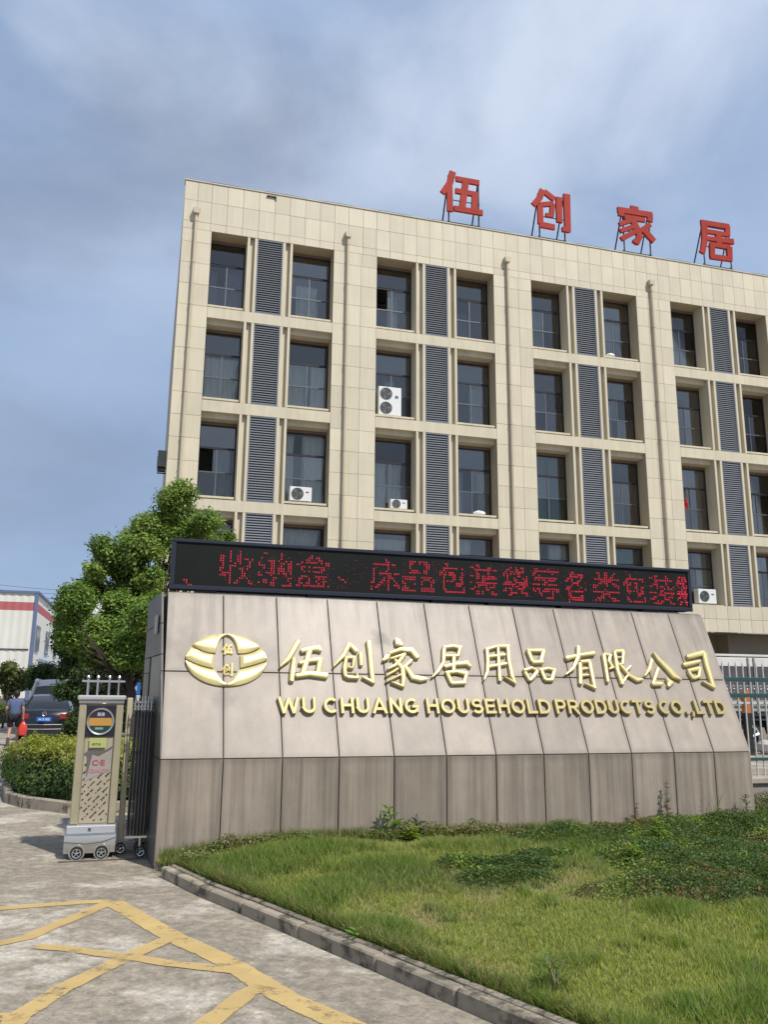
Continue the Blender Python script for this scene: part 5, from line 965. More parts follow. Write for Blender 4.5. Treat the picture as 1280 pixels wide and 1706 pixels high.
MB().add([(sx0,HD-.1285,.172),(-.66,HD-.140,.150),(-.50,HD-.140,.165),(sx1,HD-.1285,.205),(sx0,HD-.1288,.166),(-.66,HD-.1405,.143),(-.50,HD-.1405,.158),(sx1,HD-.1288,.199)],[(0,1,5,4),(1,2,6,5),(2,3,7,6)]).build('skirt_crease_shade',mat('painted_crease_shadow',(.06,.065,.06),.6),gt)  # dark strip painted along the crease as its shadow
flat_text('居',-.63,.275,.034,HD-.0755,DPR,gt)
for x in (-.735,-.495):
    ar=MB(); ar.lathe([(.064,-.012),(.078,-.012),(.082,-.004),(.082,.02)],(x,HD-.118,.066),'y',20,cap=False)
    ar.build('wheel_arch',CHR,gt,smooth=True); wheel(gt,(x,HD-.115,.060),.060,.05)
# top rack
tr_=MB()
for x in (-.765,-.665,-.545,-.445):
    tr_.tube([(x,HD+.10,1.62),(x,HD+.10,1.80)],.011,8); tr_.lathe([(0,-.020),(.014,-.013),(.020,0),(.014,.013),(0,.020)],(x,HD+.10,1.82),'z',10)
    tr_.tube([(x,HD+.30,1.62),(x,HD+.30,1.80)],.011,8); tr_.lathe([(0,-.020),(.014,-.013),(.020,0),(.014,.013),(0,.020)],(x,HD+.30,1.82),'z',10)
for y in (.10,.30): tr_.box(-.82,-.39,HD+y-.009,HD+y+.009,1.765,1.785)
for x in (-.82,-.39): tr_.box(x-.01,x+.01,HD+.09,HD+.31,1.768,1.782)
tr_.build('finial_rack',CHR,gt,smooth=True)
# leading post and folded sections
ps=MB(); ps.cbox(-.345,-.285,.93,.985,.10,1.60,.006); ps.cbox(-.345,-.285,1.25,1.30,.10,1.60,.006); ps.build('post',mat('pale_post',(.56,.50,.36),.45,metal=.15,var=.08),gt)
wheel(gt,(-.31,.90,.055),.055,.04); wheel(gt,(-.12,.98,.055),.055,.04)
rails=MB()
for z in (.30,.42,1.22): rails.tube([(-.40,.96,z),(-.30,.96,z-.01)],.012,6)
rails.build('link_rail',CHR,gt)
DBR=mat('gate_bar_shade',(.03,.03,.034),.35,metal=.7)  # rear bars and added backing slats coloured dark for the shade between bars
GBR=mat('dull_steel_bar',(.15,.15,.155),.3,metal=.9)
pv=MB(); sil=MB(); fn=MB()
for row,y in enumerate((.62,.80,.98,1.16,1.34)):
    for i in range(7):
        x=-.262+i*.0335+.004*row
        if x>side_s(y)-.012: continue
        (sil if row==0 else pv).tube([(x,y,.20),(x,y,1.47)],.0062,6); pv.box(x+.009,x+.026,y+.02,y+.03,.22,1.46) if row<2 else None
        fn.lathe([(0,0),(.013,.012),(.013,.020),(.006,.030),(.014,.045),(.010,.060),(.012,.075),(.0015,.16)],(x,y,1.465),'z',8)
        for z in (1.505,1.555): fn.lathe([(0,-.010),(.014,0),(0,.010)],(x+.016,y,z),'z',8)
    for z in (.26,.60,1.0,1.40): pv.box(-.268,min(-.04,side_s(y)-.012),y-.012,y-.004,z,z+.016) if row else None
pv.build('folding_bar_and_shade',DBR,gt); sil.build('front_bar',GBR,gt,smooth=True); fn.build('spear_finial',CHR,gt,smooth=True)
bt=MB(); bt.box(-.275,-.06,.61,.63,.195,.215); bt.tube([(-.28,.60,.17),(-.06,.66,.18)],.008,6); bt.tube([(-.12,.64,.20),(-.12,.66,.11)],.02,8); bt.build('bottom_rail',CHR,gt)
wheel(gt,(-.115,.66,.055),.055,.04)
MB().box(-.9,.0,.55,.57,.0045,.010).build('floor_track',mat('rusty_track',(.12,.10,.09),.6),gt)

# ------------------------------------------------------------------ island with hedge
isl=[(-6.9,16.3),(-6.35,14.9),(-5.65,13.45),(-5.2,12.95),(-4.3,12.35),(-3.35,12.6),(-3.1,13.4),(-4.0,21),(-8.5,21.5),(-8.3,19)]
ii=ob('planting_island',None); ii['kind']='structure'
MB().prism(isl,.0,.10,'xy').build('island_soil',mat('dark_soil',(.06,.05,.035),.95),ii)
for a,b_ in zip(isl[:6],isl[1:7]):
    a=Vector(a);b_=Vector(b_);Ln=(b_-a).length;k=max(1,round(Ln/.75))
    for i in range(k):
        p=a.lerp(b_,i/k); o=MB().cbox(.004,Ln/k-.004,-.12,.0,-.05,.155,.012).build('kerb_stone',KST,ii,(p.x,p.y,0)); o.rotation_euler=(0,0,math.atan2(b_.y-a.y,b_.x-a.x))
def inpoly(x,y,poly):
    r=np.zeros(len(x),bool); n=len(poly); j=n-1
    for i in range(n):
        xi,yi=poly[i];xj,yj=poly[j]; c=((yi>y)!=(yj>y))&(x<(xj-xi)*(y-yi)/(yj-yi+1e-12)+xi); r^=c; j=i
    return r
def hedge(name,label,poly,h,n,size,top,sidec,seed,base=.10,cat='hedge'):
    g=np.random.default_rng(seed); xs=[p[0] for p in poly];ys=[p[1] for p in poly]; t=thing(name,label,cat,(0,0,0))
    # boundary points
    P=[];Nr=[]
    ne=len(poly); per=[math.dist(poly[i],poly[(i+1)%ne]) for i in range(ne)]; tot=sum(per); area=0
    nsd=int(n*.5)
    ch=g.choice(ne,nsd,p=np.array(per)/tot); tt=g.random(nsd); A=np.array(poly)[ch]; B_=np.array(poly)[(ch+1)%ne]; p=A+(B_-A)*tt[:,None]; e_=(B_-A); nn=np.stack([e_[:,1],-e_[:,0]],1); nn/=np.linalg.norm(nn,axis=1,keepdims=True)
    cx=np.mean(xs);cy=np.mean(ys); sg=np.sign(((p-np.array([cx,cy]))*nn).sum(1)); nn*=sg[:,None]
    z=g.random(nsd)**.8*h; bul=.10*np.sin(z/h*math.pi)+.26*(vnoise(p[:,0]+p[:,1],z,3.0,seed)-.5)+.06*g.normal(size=nsd); p=p+nn*bul[:,None]
    P.append(np.c_[p,base+z*.97]);Nr.append(np.c_[nn,.5*np.ones(nsd)]+g.normal(0,.5,(nsd,3)))
    x=g.uniform(min(xs),max(xs),n*3);y=g.uniform(min(ys),max(ys),n*3);k=inpoly(x,y,poly);x=x[k][:n];y=y[k][:n]; zt=base+h*(.94+.16*(vnoise(x,y,2.2,seed+1)-.5)+.22*(vnoise(x,y,7,seed+2)-.5))+.045*g.normal(size=len(x))
    P.append(np.c_[x,y,zt]);Nr.append(np.c_[g.normal(0,.5,len(x)),g.normal(0,.5,len(x)),np.ones(len(x))])
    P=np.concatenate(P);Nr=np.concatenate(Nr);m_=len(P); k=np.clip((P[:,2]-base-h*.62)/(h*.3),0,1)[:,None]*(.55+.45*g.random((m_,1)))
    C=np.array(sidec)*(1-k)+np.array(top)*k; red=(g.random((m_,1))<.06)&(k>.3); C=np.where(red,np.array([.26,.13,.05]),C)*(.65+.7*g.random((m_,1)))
    ob('foliage',leaf_quads('foliage',P,Nr,size*(.6+.8*g.random(m_)),C,seed,aspect=.5),t,kind='stuff')
    c=np.array([cx,cy]); sh=[tuple(c+(np.array(q)-c)*.93) for q in poly]
    MB().prism(sh,base,base+h*.88,'xy').build('dark_core',mat('hedge_core_dark',(.018,.02,.01),.95),t)  # solid dark core added inside the leaves to stop see-through
    return t
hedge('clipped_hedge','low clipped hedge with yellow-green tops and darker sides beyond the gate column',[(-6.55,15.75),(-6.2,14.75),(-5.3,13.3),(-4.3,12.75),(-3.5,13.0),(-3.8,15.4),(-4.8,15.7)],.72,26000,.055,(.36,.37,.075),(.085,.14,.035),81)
# ------------------------------------------------------------------ trees
def tree(name,label,cat,base,clumps,nleaf,size,cola,colb,seed,trunk_r=.13,lean=(0,0),trunk=True,trunk_top=None):
    g=np.random.default_rng(seed); t=thing(name,label,cat,base); bx,by,bz=base
    P=[];Nr=[];C=[]; vol=sum(c[3]**2 for c in clumps)
    tw=MB(); subs=[]
    for (x,y,z,r_) in clumps:
        k=max(10,int(14*(r_/.8)**2)+12)
        for i in range(k):
            a=g.normal(size=3); a/=np.linalg.norm(a); rr=r_*(.2+.85*g.random()); q=np.array([x,y,z])+a*rr*np.array([1,1,.8]); subs.append((q,r_*g.uniform(.30,.62)))
    w=np.array([s[1]**2 for s in subs]); w/=w.sum()
    for (q,r_),k in zip(subs,(w*nleaf).astype(int)):
        a=g.normal(size=(k,3)); a/=np.linalg.norm(a,axis=1,keepdims=True); rad=r_*np.abs(.78+.30*g.normal(size=(k,1))); p=q+a*rad*np.array([1.1,1.1,.85])+g.normal(0,.05,(k,3))
        P.append(p); Nr.append(a*.6+np.array([0,0,.7])+g.normal(0,.45,(k,3))); b_=g.random(); C.append((np.array(cola)*b_+np.array(colb)*(1-b_))*(.65+.7*g.random((k,1))))
    P=np.concatenate(P);Nr=np.concatenate(Nr);C=np.concatenate(C); P=P-np.array(base)
    k=P[:,2]>.05; P=P[k];Nr=Nr[k];C=C[k]
    ob('crown',leaf_quads('crown',P,Nr,size*(.6+.8*g.random(len(P))),C,seed,aspect=.5),t,kind='stuff')
    cz=np.mean([c[2] for c in clumps])-bz; cxm=np.mean([c[0] for c in clumps])-bx; cym=np.mean([c[1] for c in clumps])-by
    tt=trunk_top or cz*.95; pts=[(0,0,-.05),(cxm*.1,cym*.1,tt*.35),(cxm*.3+.05,cym*.3,tt*.7),(cxm*.6,cym*.6,tt)]
    bm_=MB(); bm_.tube(pts,[trunk_r*1.25,trunk_r,trunk_r*.8,trunk_r*.4],10)
    bark=mat('dark_bark',(.06,.045,.035),.95,var=.25,vs=8,bump=.4,bs=20)
    bm_.build('trunk',bark,t,smooth=True)
    lm=MB()
    for (q,r_) in subs[::7]:
        q=Vector(q)-Vector(base); f=g.uniform(.35,.95); s=Vector(pts[1]).lerp(Vector(pts[3]),f); m_=s.lerp(q,.55)+Vector((g.normal()*.08,g.normal()*.08,-.08)); lm.tube([s,m_,q],[trunk_r*.28,trunk_r*.16,.008],5)
    lm.build('limb',bark,t); return t
def ip(px,py,D):     # a place at a given depth, from the survey of the photograph
    z=(D-0)  # forward distance along the ground
    d=F+CR*((px-640)/1390.6)-CU*((py-853)/1390.6); k=D/d.y; return (d.x*k, D, EYE+d.z*k)
def cl_(lst,D,jit=.5,seed=0):
    r=random.Random(seed); o=[]
    for px,py,rp in lst:
        x,y,z=ip(px,py,D); R_=rp/1423*D; o.append((x,y+r.uniform(-jit,jit),z,R_))
    return o
DA,DBt=19.0,15.5
A=cl_([(300,838,30),(285,858,28),(335,868,24),(268,885,32),(235,890,32),(300,900,34),(345,905,26),(210,905,28),(190,925,24),(250,925,36),(290,945,30),(215,955,32),(178,918,18),(185,960,18),(240,985,34),(205,1000,26),(345,880,18),(368,890,14),(330,925,22),(270,970,22),(165,1000,20),(150,985,22),(185,985,26),(160,960,16),(200,940,26),(225,940,24)],DA,.9,1)
x0,y0,_=ip(272,1150,DA)
tree('camphor_tree','tall green camphor tree rising behind the left end of the display','tree',(x0,DA,0),A,85000,.085,(.26,.34,.08),(.13,.21,.055),91,.15,trunk_top=3.9)
Bc=cl_([(225,1005,30),(180,1010,28),(145,1010,24),(255,1040,32),(205,1050,36),(160,1050,32),(125,1020,16),(235,1078,32),(190,1080,30),(150,1075,26),(252,1095,22),(130,1060,18),(270,1010,20),(118,1035,18),(112,1000,12),(116,1075,16),(108,1065,14)],DBt,.7,2)
x0,y0,_=ip(233,1150,DBt)
tree('camphor_tree','lower bushy camphor tree between the gate column and the end of the sign wall','tree',(x0,DBt,0),Bc,80000,.07,(.24,.33,.075),(.11,.19,.045),92,.10,trunk_top=2.4)
Cc=cl_([(118,1050,22),(105,1075,18),(128,1080,22),(140,1115,26),(115,1110,22),(150,1145,22),(120,1150,20),(175,1150,22),(205,1155,20)],24,.8,3)
x0,y0,_=ip(125,1150,24)
tree('dark_tree','small dark-leaved tree at the left edge of the camphor trees','tree',(x0,24,0),Cc,26000,.10,(.075,.12,.04),(.05,.09,.03),93,.09,trunk_top=2.0)
# shrubs
Sc=cl_([(65,1125,20),(85,1122,18),(55,1140,14),(100,1135,16),(75,1142,16)],44,1.0,4); x0,y0,_=ip(75,1150,44)
tree('shrub','dark rounded shrub in front of the white warehouse end wall','shrub',(x0,44,0),Sc,9000,.16,(.08,.13,.04),(.05,.09,.03),94,.06,trunk_top=1.2)
Wc=cl_([(8,1112,13),(20,1125,12),(0,1130,14),(14,1140,12),(28,1145,8),(2,1150,12)],40,1.0,5); x0,y0,_=ip(8,1165,40)
tree('willow_shrub','loose pale green shrub against the warehouse wall at the left edge','shrub',(x0,40,0),Wc,6000,.15,(.17,.20,.07),(.10,.13,.045),95,.05,trunk_top=1.2)
Gc=cl_([(127,1192,13),(122,1212,15),(135,1208,14),(130,1225,14)],18.5,.3,6); x0,y0,_=ip(128,1236,18.5)
tree('round_bush','small rounded bush beside the black car, left of the gate column','bush',(x0,18.5,.0),Gc,7000,.06,(.07,.11,.03),(.05,.08,.025),96,.04,trunk_top=.5)
hedge('shade_backdrop_hedge','unclipped hedge, raised and coloured dark for the shade beneath the camphor trees',[(-7.0,20.5),(-6.6,18.8),(-3.4,18.2),(-3.3,20.2),(-5,21)],2.15,26000,.075,(.045,.075,.025),(.03,.05,.018),83)  # dark backdrop: the tree shade is put into its height and colour
o=MB(); 
hedge('verge_hedge','low green hedge strip along the foot of the warehouse',[(-21.5,44),(-24,60),(-22.5,60),(-20,44)],.9,5000,.16,(.10,.16,.04),(.05,.08,.02),84,base=0)
# ------------------------------------------------------------------ warehouse
wx,wy_,_=ip(46,1150,80)
wh=thing('warehouse','white corrugated steel warehouse with blue trim, a red band and a small blue canopy','warehouse',(wx,80,0),BYAW)
WHT=mat('white_cladding_sheet',(.66,.66,.60),.55,var=.05,vs=.3,streak=.06,ss=(1,1,.1)); BLU=mat('blue_trim',(.11,.15,.27),.5); RBA=mat('red_band',(.40,.11,.12),.6)
H=10.9
def corr(x0,x1,z0,z1,axis,mt,name='wall_sheet'):
    mb=MB(); n=int((x1-x0)/.35)
    for i in range(n+1):
        x=x0+(x1-x0)*i/n; off=.05 if i%2 else 0
        for z in (z0,z1): mb.v.append((x,-off,z) if axis=='x' else (off,x,z))
    for i in range(n): mb.f.append((i*2,i*2+2,i*2+3,i*2+1))
    return mb.build(name,mt,wh)
corr(-26,-.1,1.1,9.25,'x',WHT); corr(-26,-.1,10.05,H,'x',WHT); corr(-26,-.1,9.25,10.05,'x',RBA,'colour_band')
corr(.1,26,1.1,9.25,'y',WHT); corr(.1,26,10.05,H,'y',WHT); corr(.1,26,9.25,10.05,'y',RBA,'colour_band')
MB().box(-26,-.15,.02,26,0,H-.05).build('body',WHT,wh)
MB().box(-26.2,.2,-.2,.12,H+.001,H+.22).box(-.12,.22,.13,26.2,H+.002,H+.21).box(-.14,.16,-.16,.02,.9,H).box(-.1,.12,25.9,26.1,.9,H).build('trim',BLU,wh)
MB().box(-26,.08,-.1,.01,0,1.1).box(.0,.1,.02,26,0,1.09).build('plinth',mat('dark_plinth',(.10,.09,.09),.9),wh)
MB().box(-26,-.3,-.12,-.08,5.55,5.65).build('wall_cable',DSTEEL,wh)
WD=mat('dark_window_glass',(.04,.05,.06),.15); 
for y0 in (1.2,9.6,18.5):
    f=MB().box(.06,.14,y0,y0+3.0,5.6,8.0).build('window',mat('blue_grey_window_frame',(.16,.18,.24),.5),wh)
    for i in range(3): MB().box(.141,.15,y0+.12+i*.97,y0+.94+i*.97,5.75,7.85).build('pane',WD,f)
MB().box(.05,.16,6.5,13.5,1.1,4.2).build('doorway',mat('dark_opening',(.02,.02,.025),.9),wh)
MB().add([(.1,5.5,5.0),(.1,16,5.0),(2.2,16,4.3),(2.2,5.5,4.3),(.1,5.5,4.85),(.1,16,4.85),(2.2,16,4.15),(2.2,5.5,4.15)],[(0,1,2,3),(4,5,6,7),(0,3,7,4),(1,2,6,5),(2,3,7,6)]).build('canopy',mat('blue_canopy',(.14,.24,.46),.5),wh)
# distant block
ax,ay,_=ip(101,1150,150)
ab=thing('apartment_block','pale distant apartment block with dark strip windows seen past the warehouse','building',(ax,150,0),BYAW)
PW=mat('pale_plaster',(.62,.60,.57),.8,var=.05,vs=.1)
MB().box(0,16,0,10,0,15.6).box(-.2,16.2,-.25,10,15.6,16.1).box(3,6,2,6,16.1,18).build('wall',PW,ab)
for fl in range(4):
    for i in range(5):
        f=MB().box(.6+i*3.1,2.9+i*3.1,-.06,.0,1.4+fl*3.7,3.7+fl*3.7).build('window',mat('far_window_frame',(.35,.36,.38),.5),ab); MB().box(.7+i*3.1,2.8+i*3.1,-.08,-.061,1.5+fl*3.7,3.6+fl*3.7).build('pane',WD,f)
# cables
def cable(label,a,b_,sag,r_=.03):
    mb=MB(); a=Vector(a);b_=Vector(b_); mb.tube([tuple(a.lerp(b_,i/16)-Vector((0,0,sag*4*(i/16)*(1-i/16)))) for i in range(17)],r_,5); o=mb.build('power_cable',DSTEEL); tag(o,label,'cable','overhead cables left of the trees')
p=[ip(-60,966,95),ip(-60,975,95),ip(40,993,95)]; q_=[ip(150,984,110),ip(150,990,110),ip(160,992,110)]
cable('upper thin overhead cable above the warehouse roof',p[0],q_[0],.3,.022); cable('middle thin overhead cable above the warehouse roof',p[1],q_[1],.3,.022); cable('lowest overhead cable leaving the warehouse corner towards the trees',p[2],q_[2],.4,.03)
pole=MB(); pole.tube([(q_[1][0]+2,112,0),(q_[1][0]+2,112,15.2)],[.2,.13],8); 
def bird(label,px,py,D,s=1):
    x,y,z=ip(px,py,D); t=thing('bird',label,'bird',(x,y,z),random.uniform(0,3),'two small birds in flight')
    MB().lathe([(0,-.16*s),(.035*s,-.08*s),(.045*s,.02*s),(.03*s,.09*s),(.025*s,.12*s),(0,.16*s)],(0,0,0),'x',8).build('body',BLK,t,smooth=True)
    for sg in (-1,1): MB().add([(-.06*s,sg*.03*s,.01),(.06*s,sg*.03*s,.01),(.03*s,sg*.30*s,.10*s),(-.03*s,sg*.32*s,.08*s)],[(0,1,2,3)]).build('wing',BLK,t)
bird('upper of two dark birds flying left of the camphor tree',129,966,30); bird('lower of two dark birds flying left of the camphor tree',127,979,32,.8)
# blue sign
x0,y0,_=ip(222,1200,17.2)
bs_=thing('blue_notice_sign','small blue notice board on a post in the shade behind the gate','sign',(x0,17.2,0),0)
MB().cbox(-.09,.09,-.015,.015,1.62,1.86,.004).build('sign_board',mat('blue_board',(.03,.16,.55),.4),bs_); MB().cbox(-.10,.10,-.012,.012,1.46,1.61,.004).build('lower_board',mat('white_board',(.7,.72,.75),.5),bs_)
MB().tube([(0,.03,0),(0,.03,1.9)],.02,6).build('post',DSTEEL,bs_); MB().box(-.05,.03,-.018,-.0155,1.70,1.79).build('printed_mark',PALE,bs_)
# ------------------------------------------------------------------ vehicles
def loft(sections):
    mb=MB(); n=len(sections[0])
    for s in sections: mb.v+=s
    for i in range(len(sections)-1):
        for j in range(n-1): mb.f.append((i*n+j,i*n+j+1,(i+1)*n+j+1,(i+1)*n+j))
    mb.f.append(tuple(range(n))); mb.f.append(tuple((len(sections)-1)*n+j for j in range(n))[::-1]); return mb
CARP=mat('black_car_paint',(.012,.013,.022),.22,metal=.3,coat=.8)
x0,y0,_=ip(70,1228,30.2)
car=thing('parked_car','black saloon car with blue number plate parked with its back to the viewer','car',(x0,y0,0),BYAW)
def sec(y,w,zb,zm,zt,k=.84):
    h_=[(0,zb),(w*.88,zb),(w*.98,zb+.10),(w,zm),(w*.975,zt-.12),(w*k,zt),(0,zt+.015)]; return [(x,y,z) for x,z in h_]+[(-x,y,z) for x,z in h_[-2:0:-1]]
S_=[sec(.0,.74,.40,.60,.74),sec(.05,.84,.28,.62,.90),sec(.16,.90,.24,.66,1.02),sec(.45,.925,.22,.70,1.06),sec(1.2,.93,.20,.70,1.05),sec(3.3,.93,.20,.70,1.00),sec(4.1,.90,.22,.62,.90),sec(4.6,.80,.28,.56,.74),sec(4.72,.68,.34,.52,.60)]
mb=loft(S_); n=len(S_[0])
for i in range(len(S_)-1): mb.f.append((i*n+n-1,i*n,(i+1)*n,(i+1)*n+n-1))
mb.build('body',CARP,car,smooth=True)
def gsec(y,zb,zt,wb,wt): return [(wb,y,zb),(wt,y+0,zt),(0,y,zt+.03*(zt>zb+.1)),(-wt,y,zt),(-wb,y,zb)]
G_=[gsec(.42,1.03,1.05,.78,.76),gsec(.80,1.03,1.28,.82,.66),gsec(1.25,1.03,1.50,.84,.60),gsec(2.0,1.03,1.56,.85,.61),gsec(2.8,1.03,1.52,.85,.60),gsec(3.75,.98,1.0,.82,.78)]
mb=loft(G_); mb.build('glasshouse',CARGL,car,smooth=True)
rf=MB(); rs=[(1.18,1.475,.56),(1.4,1.535,.60),(2.0,1.585,.61),(2.7,1.565,.60),(2.9,1.53,.57)]
for y,z,w in rs:
    for q in (-1,-.5,0,.5,1): rf.v.append((q*w,y,z+.012-.02*q*q))
for i in range(4):
    for j in range(4): rf.f.append((i*5+j,i*5+j+1,(i+1)*5+j+1,(i+1)*5+j))
for s in (-1,1):
    rf.tube([(s*.80,.42,1.05),(s*.66,.82,1.30),(s*.60,1.24,1.51)],.035,6); rf.tube([(s*.62,2.8,1.53),(s*.80,3.7,1.02)],.03,6); rf.tube([(s*.84,2.05,1.05),(s*.615,2.0,1.56)],.03,6)
rf.build('roof',CARP,car,smooth=True)
TL=mat('red_tail_lamp',(.28,.008,.012),.2,coat=.6)
for s in (-1,1): MB().cbox(min(s*.50,s*.80),max(s*.50,s*.80),.0,.10,.73,.92,.02).cbox(min(s*.77,s*.925),max(s*.77,s*.925),.05,.36,.74,.93,.03).build('tail_light',TL,car)
MB().cbox(-.24,.24,-.018,.0,.66,.80,.004).build('number_plate',mat('blue_plate',(.03,.16,.62),.4),car)
flat_text('A·3 82',0,.73,.07,-.019,mat('white_print',(.7,.72,.75),.5),car,w=.36)
em=MB(); em.lathe([(.062,.0),(.075,-.008),(.075,.01),(.062,.01),(.062,.0)],(0,.035,.92),'y',20)
em.tube([(-.035,.025,.965),(0,.022,.925),(.035,.025,.965)],.008,5); em.tube([(-.05,.025,.94),(-.025,.022,.875),(0,.022,.915),(.025,.022,.875),(.05,.025,.94)],.008,5); em.build('emblem',CHR,car)
MB().tube([(-.80,.02,.555),(0,-.03,.545),(.80,.02,.555)],.010,5).tube([(-.72,.0,.40),(0,-.015,.39),(.72,.0,.40)],.013,5).build('chrome_strip',CHR,car)
MB().cbox(-.70,.70,.0,.10,.24,.36,.02).build('rear_valance',BLK,car)
for y in (.95,3.75):
    for s in (-1,1): wheel(car,(s*.84,y,.325),.325,.20,'x')
MB().cbox(-1.08,-.93,2.85,2.98,1.0,1.14,.03).cbox(.93,1.08,2.85,2.98,1.0,1.14,.03).build('side_mirror',CARP,car)
# van behind
x0,y0,_=ip(88,1160,37)
van=thing('parked_van','silver-white people carrier parked behind the black car, only its upper half in view','van',(x0,y0,0),BYAW)
WP_=mat('white_van_paint',(.62,.62,.60),.3,coat=.5)
V_=[sec(.0,.78,.4,.7,1.0,.9),sec(.08,.88,.3,.75,1.12,.93),sec(2.6,.92,.28,.75,1.12,.93),sec(4.0,.90,.3,.7,1.0,.9),sec(4.5,.78,.35,.6,.8,.85)]
mb=loft(V_); n=len(V_[0])
for i in range(len(V_)-1): mb.f.append((i*n+n-1,i*n,(i+1)*n,(i+1)*n+n-1))
mb.build('body',WP_,van,smooth=True)
loft([gsec(.12,1.10,1.62,.84,.74),gsec(.5,1.1,1.76,.85,.72),gsec(2.4,1.1,1.78,.85,.72),gsec(3.9,1.02,1.05,.82,.76)]).build('glasshouse',CARGL,van,smooth=True)
rf=MB()
for i,(y,z,w) in enumerate([(-.02,1.60,.72),(.25,1.79,.75),(1.2,1.84,.74),(2.4,1.82,.73),(2.8,1.70,.70)]):
    for q in (-1,-.5,0,.5,1): rf.v.append((q*w,y,z+.02-.05*q*q))
for i in range(4):
    for j in range(4): rf.f.append((i*5+j,i*5+j+1,(i+1)*5+j+1,(i+1)*5+j))
for s in (-1,1): rf.tube([(s*.86,.05,1.10),(s*.76,.04,1.5),(s*.68,.06,1.72),(s*.71,.4,1.79),(s*.72,2.4,1.78),(s*.82,3.9,1.04)],.085,6)
rf.build('roof',WP_,van,smooth=True); van.scale=(1.06,1.0,1.2)
for y in (.9,3.4):
    for s in (-1,1): wheel(van,(s*.83,y,.33),.33,.2,'x')
for s in (-1,1): MB().cbox(min(s*.86,s*.93),max(s*.86,s*.93),.0,.12,.85,1.15,.01).build('tail_light',TL,van)
# ------------------------------------------------------------------ person
def skin(name,pts,edges,rad,m,parent,root=0,lev=2,scale=1):
    me=bpy.data.meshes.new(name); me.from_pydata(pts,edges,[]); o=bpy.data.objects.new(name,me); COL.objects.link(o)
    md=o.modifiers.new('s','SKIN'); 
    if not me.skin_vertices: 
        bpy.context.view_layer.objects.active=o; bpy.ops.mesh.customdata_skin_add()
    for i,r_ in enumerate(rad):
        a,b_=(r_ if isinstance(r_,tuple) else (r_,r_)); me.skin_vertices[0].data[i].radius=(a,b_)
    me.skin_vertices[0].data[root].use_root=True
    sb=o.modifiers.new('u','SUBSURF'); sb.levels=lev; sb.render_levels=lev
    dg=bpy.context.evaluated_depsgraph_get(); dg.update(); new=bpy.data.meshes.new_from_object(o.evaluated_get(dg)); bpy.data.objects.remove(o)
    new.name=name; new.materials.clear(); new.materials.append(m); new.polygons.foreach_set('use_smooth',[True]*len(new.polygons)); return ob(name,new,parent)
x0,y0,_=ip(19,1242,27.2)
pe=thing('person','person walking away in blue-grey T-shirt and dark shorts, red bag in the right hand','person',(x0,y0,0),BYAW)
SKN=mat('skin',(.42,.24,.16),.6); SHIRT=mat('blue_grey_shirt',(.085,.12,.22),.85,var=.12,vs=6); SHORT=mat('dark_shorts',(.012,.012,.016),.85); HAIR=mat('black_hair',(.008,.007,.007),.6)
J=dict(pel=(0,0,.93),wa=(0,.01,1.08),ch=(0,.03,1.28),nk=(0,.02,1.42),nk2=(0,.03,1.49),hd=(0,.05,1.57),ht=(0,.04,1.66),
 sl=(-.17,.02,1.38),el=(-.26,-.02,1.13),wl=(-.25,.14,.98),hl=(-.24,.22,.95), sr=(.17,.02,1.38),er=(.24,-.01,1.12),wr=(.25,.03,.88),hr=(.25,.05,.79),
 pl=(-.10,0,.90),kl=(-.11,.02,.50),al=(-.10,-.26,.20),tl=(-.10,-.22,.04), pr=(.10,0,.90),kr=(.10,.16,.50),ar=(.10,.22,.09),tr=(.10,.38,.03))
ks=list(J); P=[J[k] for k in ks]; ei=lambda a,b_:(ks.index(a),ks.index(b_))
E_=[ei(*q.split('-')) for q in 'pel-wa wa-ch ch-nk nk-nk2 nk2-hd hd-ht ch-sl sl-el el-wl wl-hl ch-sr sr-er er-wr wr-hr pel-pl pl-kl kl-al al-tl pel-pr pr-kr kr-ar ar-tr'.split()]
Rr=dict(pel=(.15,.11),wa=(.14,.10),ch=(.17,.12),nk=.06,nk2=.052,hd=(.082,.10),ht=(.06,.07),sl=.06,el=.042,wl=.028,hl=.034,sr=.06,er=.042,wr=.028,hr=.034,pl=.09,kl=.058,al=.038,tl=.035,pr=.09,kr=.058,ar=.038,tr=.035)
skin('body',P,E_,[Rr[k] for k in ks],SKN,pe)
skin('shirt',[(0,0,.88),J['wa'],J['ch'],(0,.02,1.40),J['sl'],(-.235,0,1.20),J['sr'],(.225,0,1.20)],[(0,1),(1,2),(2,3),(2,4),(4,5),(2,6),(6,7)],[(.185,.14),(.175,.13),(.20,.145),(.09,.08),(.085,.085),(.075,.075),(.085,.085),(.075,.075)],SHIRT,pe)
skin('shorts',[(0,0,.96),J['pl'],(-.115,.01,.55),J['pr'],(.11,.13,.56)],[(0,1),(1,2),(0,3),(3,4)],[(.165,.13),(.12,.12),(.095,.10),(.12,.12),(.095,.10)],SHORT,pe)
hm=MB(); hm.lathe([(0,-.11),(.06,-.10),(.092,-.04),(.097,.02),(.08,.08),(.04,.115),(0,.125)],(0,.03,1.60),'z',14); hm.build('hair',HAIR,pe,smooth=True)
for s,(a,b_,c) in ((-1,(-.10,-.20,.045)),) if False else (): pass
sh=MB(); sh.cbox(.055,.145,.12,.42,.0,.075,.025).build('shoe',HAIR,pe); q=MB(); q.cbox(-.045,.045,-.05,.05,-.12,.14,.022); o=q.build('shoe',mat('brown_sole',(.09,.05,.035),.8),pe,(-.10,-.27,.13)); o.rotation_euler=(-.25,0,0)
